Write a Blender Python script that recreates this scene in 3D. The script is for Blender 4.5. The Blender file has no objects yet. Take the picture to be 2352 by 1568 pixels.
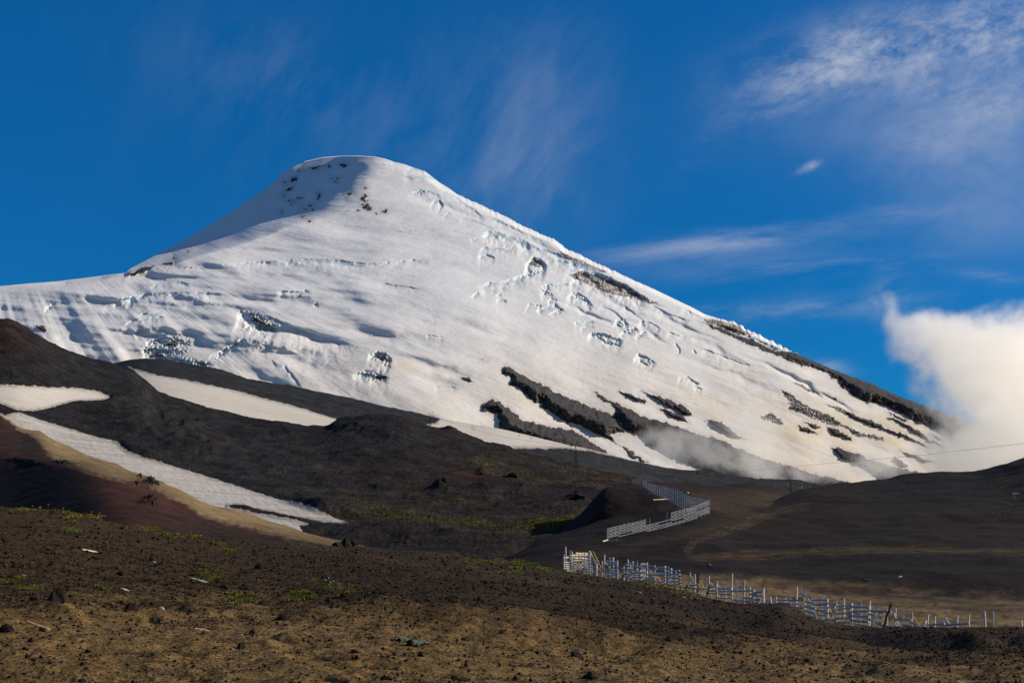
import bpy, bmesh, math, random
import numpy as np
from mathutils import Vector, Matrix, Euler

random.seed(7)
rng = np.random.default_rng(11)
scene = bpy.context.scene
COL = scene.collection

# ------------------------------------------------------------------ camera
F = 3234.0                     # focal length in units of a 2352 px wide frame
PITCH = math.radians(8.5)
CZ = 1.7
SP, CP = math.sin(PITCH), math.cos(PITCH)
cam_d = bpy.data.cameras.new('camera')
cam = bpy.data.objects.new('camera', cam_d)
COL.objects.link(cam)
cam.location = (0, 0, CZ)
cam.rotation_euler = (math.pi / 2 + PITCH, 0, 0)
cam_d.sensor_width = 36.0
cam_d.lens = 36.0 * F / 2352.0
cam_d.clip_start = 0.5
cam_d.clip_end = 60000.0
scene.camera = cam


def tans(x, y):
    """plan tangent and rise tangent of the sight line through a survey point"""
    cx = (np.asarray(x, float) - 1176.0) / F
    cy = (784.0 - np.asarray(y, float)) / F
    wy = CP - cy * SP
    wz = SP + cy * CP
    return cx / wy, wz / wy


def at(x, y, d):
    tx, e = tans(x, y)
    return Vector((float(tx * d), float(d), float(CZ + e * d)))


# ------------------------------------------------------------------ noise
def _hash(ix, iy, seed):
    h = (ix.astype(np.int64) * 374761393 + iy.astype(np.int64) * 668265263 + seed * 974634777) & 0xffffffff
    h = ((h ^ (h >> 13)) * 1274126177) & 0xffffffff
    return (h ^ (h >> 16)) & 0xffffffff


def perlin(x, y, seed=0):
    x0 = np.floor(x); y0 = np.floor(y)
    fx = x - x0; fy = y - y0
    u = fx * fx * fx * (fx * (fx * 6 - 15) + 10)
    v = fy * fy * fy * (fy * (fy * 6 - 15) + 10)

    def g(ix, iy, dx, dy):
        a = _hash(ix, iy, seed).astype(np.float64) * (2 * math.pi / 4294967296.0)
        return np.cos(a) * dx + np.sin(a) * dy
    n00 = g(x0, y0, fx, fy); n10 = g(x0 + 1, y0, fx - 1, fy)
    n01 = g(x0, y0 + 1, fx, fy - 1); n11 = g(x0 + 1, y0 + 1, fx - 1, fy - 1)
    return (n00 + (n10 - n00) * u) * (1 - v) + (n01 + (n11 - n01) * u) * v


def fbm(x, y, oct=4, seed=0, gain=0.5, ridged=False):
    s = 0.0; a = 1.0; f = 1.0; t = 0.0
    for i in range(oct):
        n = perlin(x * f, y * f, seed + i * 17)
        if ridged:
            n = 0.5 - np.abs(n) * 1.6
        s = s + n * a; t += a
        a *= gain; f *= 2.03
    return s / t * 1.5


def sstep(a, b, x):
    t = np.clip((x - a) / (b - a), 0, 1)
    return t * t * (3 - 2 * t)


def crv(c, xs):
    if isinstance(c, (int, float)):
        return np.full_like(xs, float(c))
    if callable(c):
        return c(xs)
    p = np.array(c, float)
    return np.interp(xs, p[:, 0], p[:, 1])


def blur(a, n, axis):
    if n < 1:
        return a
    k = np.ones(2 * n + 1) / (2 * n + 1)
    pad = [(0, 0), (0, 0)]; pad[axis] = (n, n)
    b = np.pad(a, pad, mode='edge')
    return np.apply_along_axis(lambda m: np.convolve(m, k, mode='valid'), axis, b)


def sdf(px, py, poly, closed=True):
    """signed distance (positive inside) to a polygon, or distance to a polyline"""
    P = np.array(poly, float)
    n = len(P)
    best = np.full(px.shape, 1e9)
    ins = np.zeros(px.shape, bool)
    for i in range(n if closed else n - 1):
        a = P[i]; b = P[(i + 1) % n]
        ab = b - a
        l2 = max(ab @ ab, 1e-9)
        t = np.clip(((px - a[0]) * ab[0] + (py - a[1]) * ab[1]) / l2, 0, 1)
        dx = px - a[0] - t * ab[0]; dy = py - a[1] - t * ab[1]
        best = np.minimum(best, dx * dx + dy * dy)
        if closed and a[1] != b[1]:
            c = ((a[1] > py) != (b[1] > py)) & (px < (b[0] - a[0]) * (py - a[1]) / (b[1] - a[1]) + a[0])
            ins ^= c
    d = np.sqrt(best)
    if closed:
        return np.where(ins, d, -d)
    return d


# ------------------------------------------------------------------ tagging
def tag(o, label=None, cat=None, group=None, kind=None):
    if label: o['label'] = label
    if cat: o['category'] = cat
    if group: o['group'] = group
    if kind: o['kind'] = kind
    return o


def link(name, me, parent=None, mat=None):
    o = bpy.data.objects.new(name, me)
    COL.objects.link(o)
    if parent is not None:
        o.parent = parent
    if mat is not None and len(me.materials) == 0:
        me.materials.append(mat)
    return o


def empty(name, loc):
    o = bpy.data.objects.new(name, None)
    o.empty_display_size = 0.2
    COL.objects.link(o)
    o.location = loc
    return o


# ------------------------------------------------------------------ materials
def nodes_of(m):
    m.use_nodes = True
    nt = m.node_tree
    nt.nodes.clear()
    return nt


class G:
    """small helper for node graphs"""
    def __init__(self, nt):
        self.nt = nt

    def n(self, t, **kw):
        nd = self.nt.nodes.new(t)
        for k, v in kw.items():
            setattr(nd, k, v)
        return nd

    def put(self, sock, v):
        if hasattr(v, 'is_output'):
            self.nt.links.new(v, sock)
        elif v is not None:
            sock.default_value = v

    def math(self, op, a, b=None, c=None, clamp=False):
        nd = self.n('ShaderNodeMath', operation=op, use_clamp=clamp)
        for s, v in zip(nd.inputs, (a, b, c)):
            self.put(s, v)
        return nd.outputs[0]

    def noise(self, vec, scale, detail=4.0, rough=0.55, dist=0.0):
        nd = self.n('ShaderNodeTexNoise')
        self.put(nd.inputs['Vector'], vec)
        nd.inputs['Scale'].default_value = scale
        nd.inputs['Detail'].default_value = detail
        nd.inputs['Roughness'].default_value = rough
        nd.inputs['Distortion'].default_value = dist
        return nd.outputs['Fac']

    def ramp(self, f, a, b, smooth=True):
        nd = self.n('ShaderNodeMapRange')
        nd.interpolation_type = 'SMOOTHSTEP' if smooth else 'LINEAR'
        self.put(nd.inputs['Value'], f)
        self.put(nd.inputs['From Min'], a)
        self.put(nd.inputs['From Max'], b)
        return nd.outputs[0]

    def mix(self, f, a, b, mode='MIX'):
        nd = self.n('ShaderNodeMix', data_type='RGBA', blend_type=mode)
        nd.clamp_factor = True
        self.put(nd.inputs[0], f)
        for s, v in ((nd.inputs[6], a), (nd.inputs[7], b)):
            if isinstance(v, tuple) and len(v) == 3:
                v = (*v, 1)
            self.put(s, v)
        return nd.outputs[2]

    def attr(self, name, fac=False):
        nd = self.n('ShaderNodeAttribute', attribute_name=name)
        return nd.outputs['Fac' if fac else 'Color']

    def objco(self):
        return self.n('ShaderNodeTexCoord').outputs['Object']

    def mapv(self, vec, scale):
        nd = self.n('ShaderNodeMapping')
        self.put(nd.inputs['Vector'], vec)
        nd.inputs['Scale'].default_value = scale
        return nd.outputs[0]

    def bump(self, h, strength=0.5, dist=1.0, normal=None):
        nd = self.n('ShaderNodeBump')
        nd.inputs['Strength'].default_value = strength
        nd.inputs['Distance'].default_value = dist
        self.put(nd.inputs['Height'], h)
        if normal is not None:
            self.put(nd.inputs['Normal'], normal)
        return nd.outputs[0]

    def out(self, color, rough=0.9, normal=None, spec=0.2, **kw):
        p = self.n('ShaderNodeBsdfPrincipled')
        self.put(p.inputs['Base Color'], (*color, 1) if isinstance(color, tuple) and len(color) == 3 else color)
        self.put(p.inputs['Roughness'], rough)
        p.inputs['Specular IOR Level'].default_value = spec
        if normal is not None:
            self.put(p.inputs['Normal'], normal)
        o = self.n('ShaderNodeOutputMaterial')
        self.nt.links.new(p.outputs[0], o.inputs['Surface'])
        return p


def soil_material(name, fine, coarse, bump_d, contrast=0.55, bump_s=0.8):
    """volcanic soil: albedo zones come from the vertex layer, grain from noise"""
    m = bpy.data.materials.new(name)
    g = G(nodes_of(m))
    co = g.objco()
    base = g.attr('col')
    n1 = g.noise(co, fine, 5, 0.65)
    n2 = g.noise(co, coarse, 5, 0.6)
    k = g.math('MULTIPLY', g.ramp(n1, 0.30, 0.70), g.ramp(n2, 0.25, 0.75))
    k = g.math('MULTIPLY_ADD', k, contrast * 2.2, 1.0 - contrast)
    c = g.mix(1.0, base, k, 'MULTIPLY')
    v = g.n('ShaderNodeTexVoronoi')
    g.put(v.inputs['Vector'], co)
    v.inputs['Scale'].default_value = fine * 0.8
    h = g.math('ADD', g.math('MULTIPLY', n1, 0.7), g.math('MULTIPLY', v.outputs['Distance'], -0.5))
    nb = g.bump(h, bump_s, bump_d)
    nb = g.bump(n2, bump_s * 0.6, bump_d * 4, nb)
    g.out(c, 0.95, nb, 0.1)
    return m


def plain_material(name, col, rough=0.8, var=0.35, scale=6.0, bump_d=0.02, stretch=(1, 1, 1), col2=None, spec=0.2):
    m = bpy.data.materials.new(name)
    g = G(nodes_of(m))
    co = g.mapv(g.objco(), stretch)
    n = g.noise(co, scale, 4, 0.6)
    c2 = col2 if col2 else tuple(v * (1 - var) for v in col)
    c = g.mix(g.ramp(n, 0.3, 0.7), c2, col)
    g.out(c, rough, g.bump(n, 0.6, bump_d), spec)
    return m


# ------------------------------------------------------------------ sheets of terrain
def grid_mesh(name, V, ny, nx, keep=None):
    idx = np.arange(ny * nx).reshape(ny, nx)
    q = np.stack([idx[:-1, :-1], idx[:-1, 1:], idx[1:, 1:], idx[1:, :-1]], -1).reshape(-1, 4)
    if keep is not None:
        q = q[keep.reshape(-1)]
        used = np.unique(q)
        remap = np.full(ny * nx, -1); remap[used] = np.arange(len(used))
        q = remap[q]; V = V.reshape(-1, 3)[used]
    else:
        used = None
    me = bpy.data.meshes.new(name)
    V = np.ascontiguousarray(V.reshape(-1, 3), dtype=np.float32)
    me.vertices.add(len(V)); me.vertices.foreach_set('co', V.ravel())
    me.loops.add(len(q) * 4); me.loops.foreach_set('vertex_index', np.ascontiguousarray(q.ravel(), dtype=np.int32))
    me.polygons.add(len(q))
    me.polygons.foreach_set('loop_start', np.arange(0, len(q) * 4, 4, dtype=np.int32))
    me.polygons.foreach_set('loop_total', np.full(len(q), 4, dtype=np.int32))
    me.polygons.foreach_set('use_smooth', np.ones(len(q), dtype=bool))
    me.update()
    return me, used


def add_col(me, name, arr):
    a = me.attributes.new(name, 'FLOAT_COLOR', 'POINT')
    c = np.ones((len(arr), 4), np.float32); c[:, :3] = arr
    a.data.foreach_set('color', c.ravel())


def add_float(me, name, arr):
    a = me.attributes.new(name, 'FLOAT', 'POINT')
    a.data.foreach_set('value', np.ascontiguousarray(arr, dtype=np.float32).ravel())


class Sheet:
    """a hillside surveyed as a few contour rows (height line + distance), filled in as a fine surface"""
    def __init__(self, rows, subs, dx=2.0, x0=-40, x1=2392, wide=520, smooth=6):
        xs = np.arange(x0, x1 + dx, dx)
        if wide:
            xs = np.concatenate([np.linspace(x0 - wide, x0 - 20, 26), xs, np.linspace(x1 + 20, x1 + wide, 26)])
        self.xs = xs
        ux = np.arange(xs[0], xs[-1] + dx, dx)

        def soft(c, n):
            v = crv(c, ux)
            v = np.convolve(np.pad(v, n, mode='edge'), np.ones(2 * n + 1) / (2 * n + 1), mode='valid')
            v = np.convolve(np.pad(v, n, mode='edge'), np.ones(2 * n + 1) / (2 * n + 1), mode='valid')
            return np.interp(xs, ux, v)
        last = len(rows) - 1
        ys = np.array([soft(r[0], 2 if i == last else (9 if i == last - 1 else 24)) for i, r in enumerate(rows)])
        ys[last - 1] = np.maximum(ys[last - 1], ys[last] + 1.5)
        ds = np.array([np.log(soft(r[1], 30)) for r in rows])
        Y = []; D = []
        for i, n in enumerate(subs):
            t = np.linspace(0, 1, n, endpoint=False)[:, None]
            Y.append(ys[i] + (ys[i + 1] - ys[i]) * t)
            D.append(ds[i] + (ds[i + 1] - ds[i]) * t)
        Y.append(ys[-1:]); D.append(ds[-1:])
        self.Y = np.concatenate(Y); D = np.concatenate(D)
        D = blur(blur(D, smooth, 0), smooth * 2, 1)
        self.D = np.exp(blur(D, max(1, smooth // 2), 0))
        self.X = np.broadcast_to(xs, self.Y.shape).copy()
        self.dz = np.zeros_like(self.Y)
        self.ny, self.nx = self.Y.shape

    def world(self):
        tx, e = tans(self.X, self.Y)
        return np.stack([tx * self.D, self.D, CZ + e * self.D + self.dz], -1)

    def drop_back(self, n=8, step=0.02, fall=0.25):
        """rows that carry the far side of the crest down again"""
        W = self.world()
        last = W[-1]
        ext = []
        for i in range(1, n + 1):
            k = 1 + step * i * (1 + 0.25 * i)
            p = last.copy()
            dd = last[:, 1] * (k - 1)
            p[:, 0] *= k; p[:, 1] *= k
            p[:, 2] = last[:, 2] - dd * fall * min(1.0, 0.35 + 0.2 * i)
            ext.append(p)
        self.back = np.array(ext)
        return np.concatenate([W, self.back])

    def query(self, x, y):
        x = np.atleast_1d(np.asarray(x, float)); y = np.atleast_1d(np.asarray(y, float))
        j = np.clip(np.searchsorted(self.xs, x), 1, self.nx - 1)
        j = np.where(np.abs(self.xs[j - 1] - x) < np.abs(self.xs[j] - x), j - 1, j)
        D = np.empty_like(x); Z = np.empty_like(x)
        for s in range(0, len(x), 4000):
            jj = j[s:s + 4000]; yy = y[s:s + 4000]
            Yc = self.Y[:, jj]
            i = np.clip(np.argmax(Yc <= yy[None], 0), 1, self.ny - 1)
            i = np.where((Yc <= yy[None]).any(0), i, self.ny - 1)
            ar = np.arange(len(jj))
            y0 = Yc[i - 1, ar]; y1 = Yc[i, ar]
            t = np.clip((yy - y0) / np.where(np.abs(y1 - y0) < 1e-6, -1e-6, y1 - y0), 0, 1)
            D[s:s + 4000] = self.D[i - 1, jj] * (1 - t) + self.D[i, jj] * t
            Z[s:s + 4000] = self.dz[i - 1, jj] * (1 - t) + self.dz[i, jj] * t
        return D, Z

    def pts(self, x, y):
        D, Z = self.query(x, y)
        tx, e = tans(np.atleast_1d(x), np.atleast_1d(y))
        return np.stack([tx * D, D, CZ + e * D + Z], -1)

    def pt(self, x, y, up=0.0):
        p = self.pts(x, y)[0]
        return Vector((p[0], p[1], p[2] + up))


def paint(col, mask, c):
    m = np.clip(mask, 0, 1)[..., None]
    return col * (1 - m) + np.array(c, float) * m


def blob(X, Y, cx, cy, rx, ry, rot=0.0):
    a = math.radians(rot)
    dx = X - cx; dy = Y - cy
    u = (dx * math.cos(a) + dy * math.sin(a)) / rx
    v = (-dx * math.sin(a) + dy * math.cos(a)) / ry
    return np.exp(-(u * u + v * v))


# =================================================================== MOUNTAIN
SIL = [(-600, 700), (-200, 672), (0, 657), (60, 651), (150, 644), (230, 634), (286, 627), (300, 616), (380, 574), (460, 530), (540, 481),
       (600, 441), (625, 421), (650, 397), (672, 383), (700, 371), (740, 362), (780, 358.5), (820, 358), (860, 360), (885, 365),
       (905, 372), (930, 378), (952, 386), (975, 393), (990, 404), (1010, 420), (1030, 432), (1050, 446), (1080, 460), (1120, 478),
       (1160, 496), (1200, 518), (1240, 537), (1270, 548), (1285, 557), (1295, 568), (1330, 584), (1370, 604), (1410, 622), (1450, 641),
       (1500, 663), (1550, 687), (1590, 706), (1620, 722), (1650, 731), (1680, 738), (1705, 748), (1712, 757), (1740, 768), (1770, 782),
       (1800, 797), (1820, 807), (1840, 817), (1870, 830), (1916, 849), (1957, 865), (2004, 881), (2045, 901), (2089, 919), (2132, 933),
       (2176, 951), (2220, 968), (2300, 1000), (2400, 1040), (2500, 1080), (2950, 1140)]

ROCK = [
    [(1160, 837), (1186, 851), (1209, 865), (1244, 881), (1277, 900), (1321, 918), (1365, 936), (1397, 950), (1411, 954), (1439, 990), (1402, 998),
     (1423, 1020), (1458, 1041), (1490, 1062), (1467, 1059), (1446, 1043), (1425, 1023), (1388, 1004), (1342, 983), (1323, 974), (1297, 968),
     (1274, 953), (1250, 936), (1244, 924), (1227, 925), (1206, 903), (1186, 889), (1171, 883), (1174, 865), (1162, 861), (1151, 851)],
    [(1360, 897), (1402, 920), (1448, 939), (1495, 962), (1522, 967), (1587, 990), (1657, 1011), (1698, 1031), (1745, 1050), (1819, 1071), (1888, 1092),
     (1948, 1108), (1990, 1135), (1893, 1140), (1780, 1130), (1680, 1096), (1597, 1074), (1550, 1055), (1522, 1036), (1504, 1029), (1467, 999), (1439, 992),
     (1411, 954), (1414, 941), (1402, 927), (1381, 918)],
    [(1103, 945), (1107, 930), (1115, 922), (1132, 917), (1150, 922), (1163, 936), (1175, 942), (1183, 951), (1202, 965), (1242, 975), (1281, 981),
     (1310, 986), (1342, 1004), (1365, 1018), (1397, 1039), (1409, 1046), (1383, 1060), (1323, 1050), (1263, 1030), (1146, 985), (1148, 971), (1144, 949),
     (1132, 947), (1115, 946)],
    [(1423, 896), (1448, 904), (1472, 914), (1490, 927), (1467, 923), (1444, 914)],
    [(1474, 897), (1509, 907), (1541, 920), (1569, 930), (1583, 941), (1592, 955), (1573, 953), (1546, 939), (1513, 923), (1485, 904)],
    [(1516, 937), (1541, 944), (1569, 955), (1583, 969), (1560, 964), (1532, 951)],
    [(1624, 964), (1657, 967), (1671, 981), (1698, 997), (1712, 1008), (1680, 1002), (1647, 983), (1634, 974)],
    [(1899, 983), (1919, 984), (1937, 995), (1957, 1006), (1959, 1012), (1937, 1006), (1913, 995)],
    [(1846, 968), (1870, 973), (1887, 984), (1870, 982)],
    [(1834, 977), (1855, 981), (1881, 997), (1858, 994), (1840, 986)],
    [(1945, 941), (1975, 957), (2001, 964), (2030, 980), (2074, 995), (2103, 1009), (2132, 1027), (2103, 1015), (2068, 1003), (2016, 983), (1980, 968), (1950, 957)],
    [(1902, 907), (1922, 914), (1940, 927), (1922, 920)],
    [(2042, 960), (2059, 963), (2089, 977), (2112, 989), (2132, 1006), (2162, 1021), (2179, 1031), (2147, 1018), (2121, 1006), (2097, 992), (2068, 974)],
    [(2039, 945), (2062, 954), (2089, 967), (2080, 967), (2053, 955)],
    [(2132, 995), (2156, 1003), (2170, 1015), (2147, 1005)],
    [(1910, 1028), (1928, 1028), (1957, 1038), (1995, 1053), (2039, 1068), (2089, 1079), (2109, 1085), (2109, 1100), (2030, 1105), (2010, 1085), (1986, 1073), (1957, 1062),
     (1934, 1053), (1922, 1041)],
    [(2045, 1060), (2056, 1049), (2066, 1054), (2086, 1070), (2087, 1074), (2068, 1071)],
    [(2068, 1035), (2086, 1040), (2109, 1050), (2144, 1062), (2121, 1060), (2089, 1048)],
    [(1599, 734), (1625, 742), (1658, 755), (1694, 769), (1735, 783), (1762, 798), (1800, 806), (1837, 813), (1870, 825), (1916, 844), (1957, 860), (2004, 876), (2045, 896), (2089, 912),
     (2132, 928), (2176, 945), (2300, 992), (2450, 1060), (2450, 1150), (2300, 1080), (2220, 1034), (2185, 1015), (2162, 998), (2132, 980), (2103, 971), (2074, 951), (2045, 938), (2016, 927), (1992, 925),
     (1969, 913), (1957, 904), (1934, 890), (1928, 878), (1905, 862), (1884, 853), (1855, 843), (1835, 837), (1811, 827), (1794, 819), (1764, 809), (1724, 793), (1694, 780), (1660, 765), (1615, 743)],
    [(291, 636), (322, 613), (357, 609), (347, 618), (313, 631)],
    [(369, 609), (391, 599), (403, 601), (396, 609)],
    [(84, 750), (98, 747), (111, 756), (104, 763), (90, 757)],
    [(706, 388), (720, 382), (748, 380), (722, 389)],
    [(778, 378), (786, 375), (796, 377), (788, 383)],
    [(666, 420), (674, 410), (683, 404), (680, 413)],
    [(654, 440), (664, 431), (674, 430), (664, 441)],
    [(727, 452), (733, 445), (739, 444), (734, 453)],
    [(799, 438), (806, 438), (812, 449), (806, 448)],
    [(829, 462), (836, 447), (843, 450), (840, 458), (850, 470), (846, 478), (854, 485), (836, 480), (840, 470)],
    [(690, 500), (704, 492), (700, 498)], [(706, 508), (716, 505), (710, 511)],
    [(1056, 868), (1068, 862), (1080, 866), (1095, 880), (1080, 881), (1066, 876)],
    [(1036, 889), (1046, 889), (1051, 897), (1044, 895)],
    [(1104, 828), (1112, 822), (1122, 829), (1112, 830)],
    [(370, 790), (395, 783), (430, 792), (412, 797), (388, 796)], [(408, 800), (425, 796), (436, 799), (420, 804)],
    [(348, 812), (362, 806), (384, 816), (372, 822), (356, 818)],
    [(445, 836), (462, 832), (484, 838), (466, 842)],
    [(505, 814), (515, 808), (513, 820), (506, 822)],
    [(852, 822), (866, 811), (886, 816), (898, 829), (888, 836), (872, 828)],
    [(842, 860), (862, 862), (886, 862), (890, 870), (874, 876), (852, 868)],
    [(680, 680), (700, 670), (706, 674), (692, 684)],
    [(566, 720), (584, 725), (620, 740), (634, 752), (618, 754), (596, 744), (574, 734)],
]
# grey, dirty ice: half rock, half snow
DIRTY = [
    [(1792, 895), (1811, 901), (1832, 919), (1855, 933), (1884, 945), (1913, 957), (1928, 971), (1957, 986), (1986, 995), (2030, 1006), (2027, 1014), (1995, 1006), (1960, 998),
     (1937, 983), (1899, 974), (1870, 963), (1840, 951), (1805, 938), (1814, 933), (1808, 919)],
    [(1890, 926), (1916, 933), (1945, 941), (1980, 958), (1960, 958), (1928, 948), (1916, 939)],
    [(1817, 876), (1846, 885), (1875, 901), (1899, 916), (1887, 913), (1855, 898), (1829, 884)],
    [(1308, 632), (1327, 622), (1356, 631), (1400, 643), (1429, 652), (1458, 669), (1502, 693), (1532, 707), (1496, 698), (1458, 687), (1414, 676), (1385, 672), (1353, 654), (1327, 643)],
    [(1277, 578), (1310, 588), (1345, 602), (1380, 615), (1400, 628), (1378, 624), (1340, 608), (1300, 594)],
    [(1612, 730), (1650, 735), (1690, 745), (1730, 768), (1700, 772), (1660, 757), (1625, 742)],
    [(1212, 606), (1222, 594), (1240, 596), (1253, 612), (1240, 616), (1222, 612)],
    [(1740, 958), (1770, 948), (1790, 962), (1800, 975), (1775, 972)],
]
# lips of crevasses and ice cliffs: polyline, cliff height (px), reach of the hollow below (px)
CREV = [
    ([(240, 696), (275, 686), (300, 682), (330, 676), (400, 671), (470, 672), (510, 675)], 5, 16),
    ([(262, 694), (282, 688), (300, 683), (328, 679)], 6, 8),
    ([(235, 712), (265, 702), (300, 695)], 3, 9), ([(284, 746), (300, 736), (340, 730), (374, 726)], 5, 11), ([(320, 722), (345, 718), (370, 714)], 2.5, 8),
    ([(308, 765), (325, 757), (340, 755)], 4, 9), ([(330, 770), (360, 768), (400, 764), (430, 772)], 4, 8), ([(335, 786), (350, 780), (372, 778)], 5, 9),
    ([(328, 806), (345, 800), (362, 800), (392, 806)], 6, 9), ([(330, 818), (355, 814), (390, 822), (410, 822), (424, 828), (450, 830), (484, 832)], 6, 9),
    ([(482, 820), (505, 806), (525, 797), (545, 785), (559, 776)], 6, 9), ([(500, 815), (518, 803)], 5, 6),
    ([(551, 708), (560, 716), (590, 722), (620, 728), (645, 738), (680, 752), (720, 766), (770, 780), (812, 793)], 6, 42),
    ([(556, 716), (574, 732), (600, 742), (626, 752), (640, 752)], 12, 22), ([(604, 762), (610, 776), (606, 790)], 3, 6),
    ([(518, 607), (560, 604), (640, 598), (690, 594), (750, 596), (800, 600), (845, 606), (900, 602), (990, 592)], 3.5, 11),
    ([(640, 602), (700, 597), (760, 601), (790, 606), (840, 611)], 4, 9), ([(330, 620), (370, 616), (420, 615), (480, 614)], 2, 8), ([(305, 642), (360, 640), (430, 650)], 2, 10), ([(350, 655), (380, 650), (430, 650)], 4, 8),
    ([(870, 650), (910, 655), (970, 663)], 2, 12), ([(640, 668), (680, 670), (700, 666), (710, 668)], 4, 9), ([(720, 700), (732, 690), (728, 696)], 3, 6),
    ([(600, 790), (640, 800), (680, 812)], 2.5, 10), ([(655, 838), (670, 860), (680, 870), (690, 886)], 3, 7), ([(625, 826), (636, 842)], 1.5, 6),
    ([(850, 813), (866, 809), (884, 814), (898, 826)], 9, 12), ([(815, 857), (840, 858), (872, 862), (890, 866)], 7, 14), ([(836, 850), (856, 852), (876, 850)], 3, 7),
    ([(1000, 884), (1024, 888), (1046, 888)], 2, 9), ([(840, 768), (880, 772), (905, 774)], 1.5, 8), ([(980, 768), (1018, 774)], 2, 8), ([(960, 734), (1000, 738)], 1.5, 8),
    # right hand ice falls
    ([(1104, 656), (1125, 649), (1151, 648), (1170, 641), (1186, 636), (1205, 630), (1215, 622), (1241, 620)], 7, 10), ([(1108, 668), (1140, 662)], 3, 7), ([(1082, 680), (1096, 671)], 3, 5),
    ([(1212, 600), (1224, 592), (1240, 594), (1256, 610)], 12, 12), ([(1241, 668), (1246, 656), (1258, 652), (1290, 651), (1320, 652)], 6, 10), ([(1243, 676), (1258, 672), (1266, 671)], 5, 6),
    ([(1258, 692), (1266, 684), (1278, 686)], 4, 7), ([(1140, 690), (1150, 688), (1162, 688)], 4, 6), ([(1140, 678), (1148, 674)], 3, 5), ([(1206, 716), (1212, 702), (1216, 696)], 2.5, 5),
    ([(1232, 718), (1236, 704), (1234, 700)], 3.5, 5), ([(1234, 714), (1250, 706), (1262, 702)], 3, 6), ([(1262, 722), (1274, 714), (1284, 710), (1280, 700)], 5, 7),
    ([(1308, 678), (1316, 670), (1330, 674), (1345, 682), (1360, 700)], 5, 11), ([(1318, 690), (1336, 684), (1350, 694)], 4, 7),
    ([(1320, 740), (1340, 738), (1362, 735)], 4, 7), ([(1334, 754), (1345, 748), (1365, 750)], 3, 6), ([(1356, 764), (1380, 766), (1392, 768), (1405, 776), (1430, 780)], 8, 9),
    ([(1384, 782), (1400, 786), (1425, 792)], 6, 6), ([(1424, 766), (1440, 760), (1456, 752), (1462, 752)], 6, 7), ([(1455, 772), (1468, 766), (1482, 760)], 5, 6),
    ([(1412, 738), (1424, 730), (1436, 738), (1440, 744)], 6, 8), ([(1414, 748), (1428, 744), (1440, 740)], 5, 6), ([(1382, 702), (1410, 714), (1430, 730)], 3, 10),
    ([(1472, 736), (1490, 738), (1504, 744), (1516, 754)], 5, 9), ([(1436, 704), (1460, 722), (1480, 734)], 2.5, 9), ([(1500, 700), (1540, 722), (1580, 734)], 3, 12), ([(1534, 760), (1560, 770), (1586, 774)], 3.5, 8),
    ([(1553, 786), (1560, 798), (1563, 812)], 2.5, 5), ([(1594, 802), (1600, 810)], 2.5, 5), ([(1466, 812), (1476, 816), (1496, 826), (1506, 834)], 6, 9), ([(1470, 826), (1488, 838)], 4, 6),
    ([(1562, 866), (1580, 864), (1590, 872), (1605, 880)], 4, 7), ([(1596, 890), (1612, 892)], 3, 6), ([(1610, 798), (1650, 812), (1700, 832), (1730, 840)], 3, 14), ([(1570, 706), (1600, 724), (1640, 732)], 3, 10),
    ([(1113, 538), (1118, 530), (1150, 536), (1190, 548), (1212, 556), (1222, 562)], 11, 16), ([(1080, 548), (1105, 545), (1120, 542)], 4, 8), ([(1102, 575), (1112, 568), (1140, 570), (1170, 573)], 5, 10),
    ([(1100, 588), (1118, 584), (1135, 590)], 5, 8), ([(1222, 564), (1260, 576), (1290, 588), (1330, 604), (1380, 622)], 6, 14), ([(1255, 594), (1300, 600), (1350, 616), (1400, 640)], 6, 12), ([(1308, 626), (1340, 622), (1400, 638), (1440, 656), (1480, 684)], 13, 20),
    ([(930, 392), (950, 386), (972, 390)], 5, 9), ([(925, 404), (945, 408), (975, 402), (1000, 410)], 5, 8), ([(940, 446), (960, 438), (985, 440), (1010, 448)], 5, 9), ([(996, 460), (1010, 458), (1018, 470)], 8, 7),
    ([(1020, 440), (1040, 446), (1060, 462), (1090, 480), (1110, 500)], 5, 12), ([(1060, 500), (1090, 506), (1130, 524)], 3, 10), ([(1016, 500), (1030, 486)], 2.5, 5), ([(850, 376), (890, 378), (912, 384)], 3, 9),
    ([(1130, 500), (1170, 516), (1210, 536), (1260, 556)], 5, 10), ([(905, 532), (960, 530), (1000, 524)], 1.5, 9), ([(100, 716), (110, 704), (124, 698)], 2.5, 6),
    ([(1645, 742), (1680, 752), (1700, 764)], 6, 6), ([(1700, 758), (1740, 778), (1780, 796), (1820, 812)], 8, 8),
]

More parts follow.
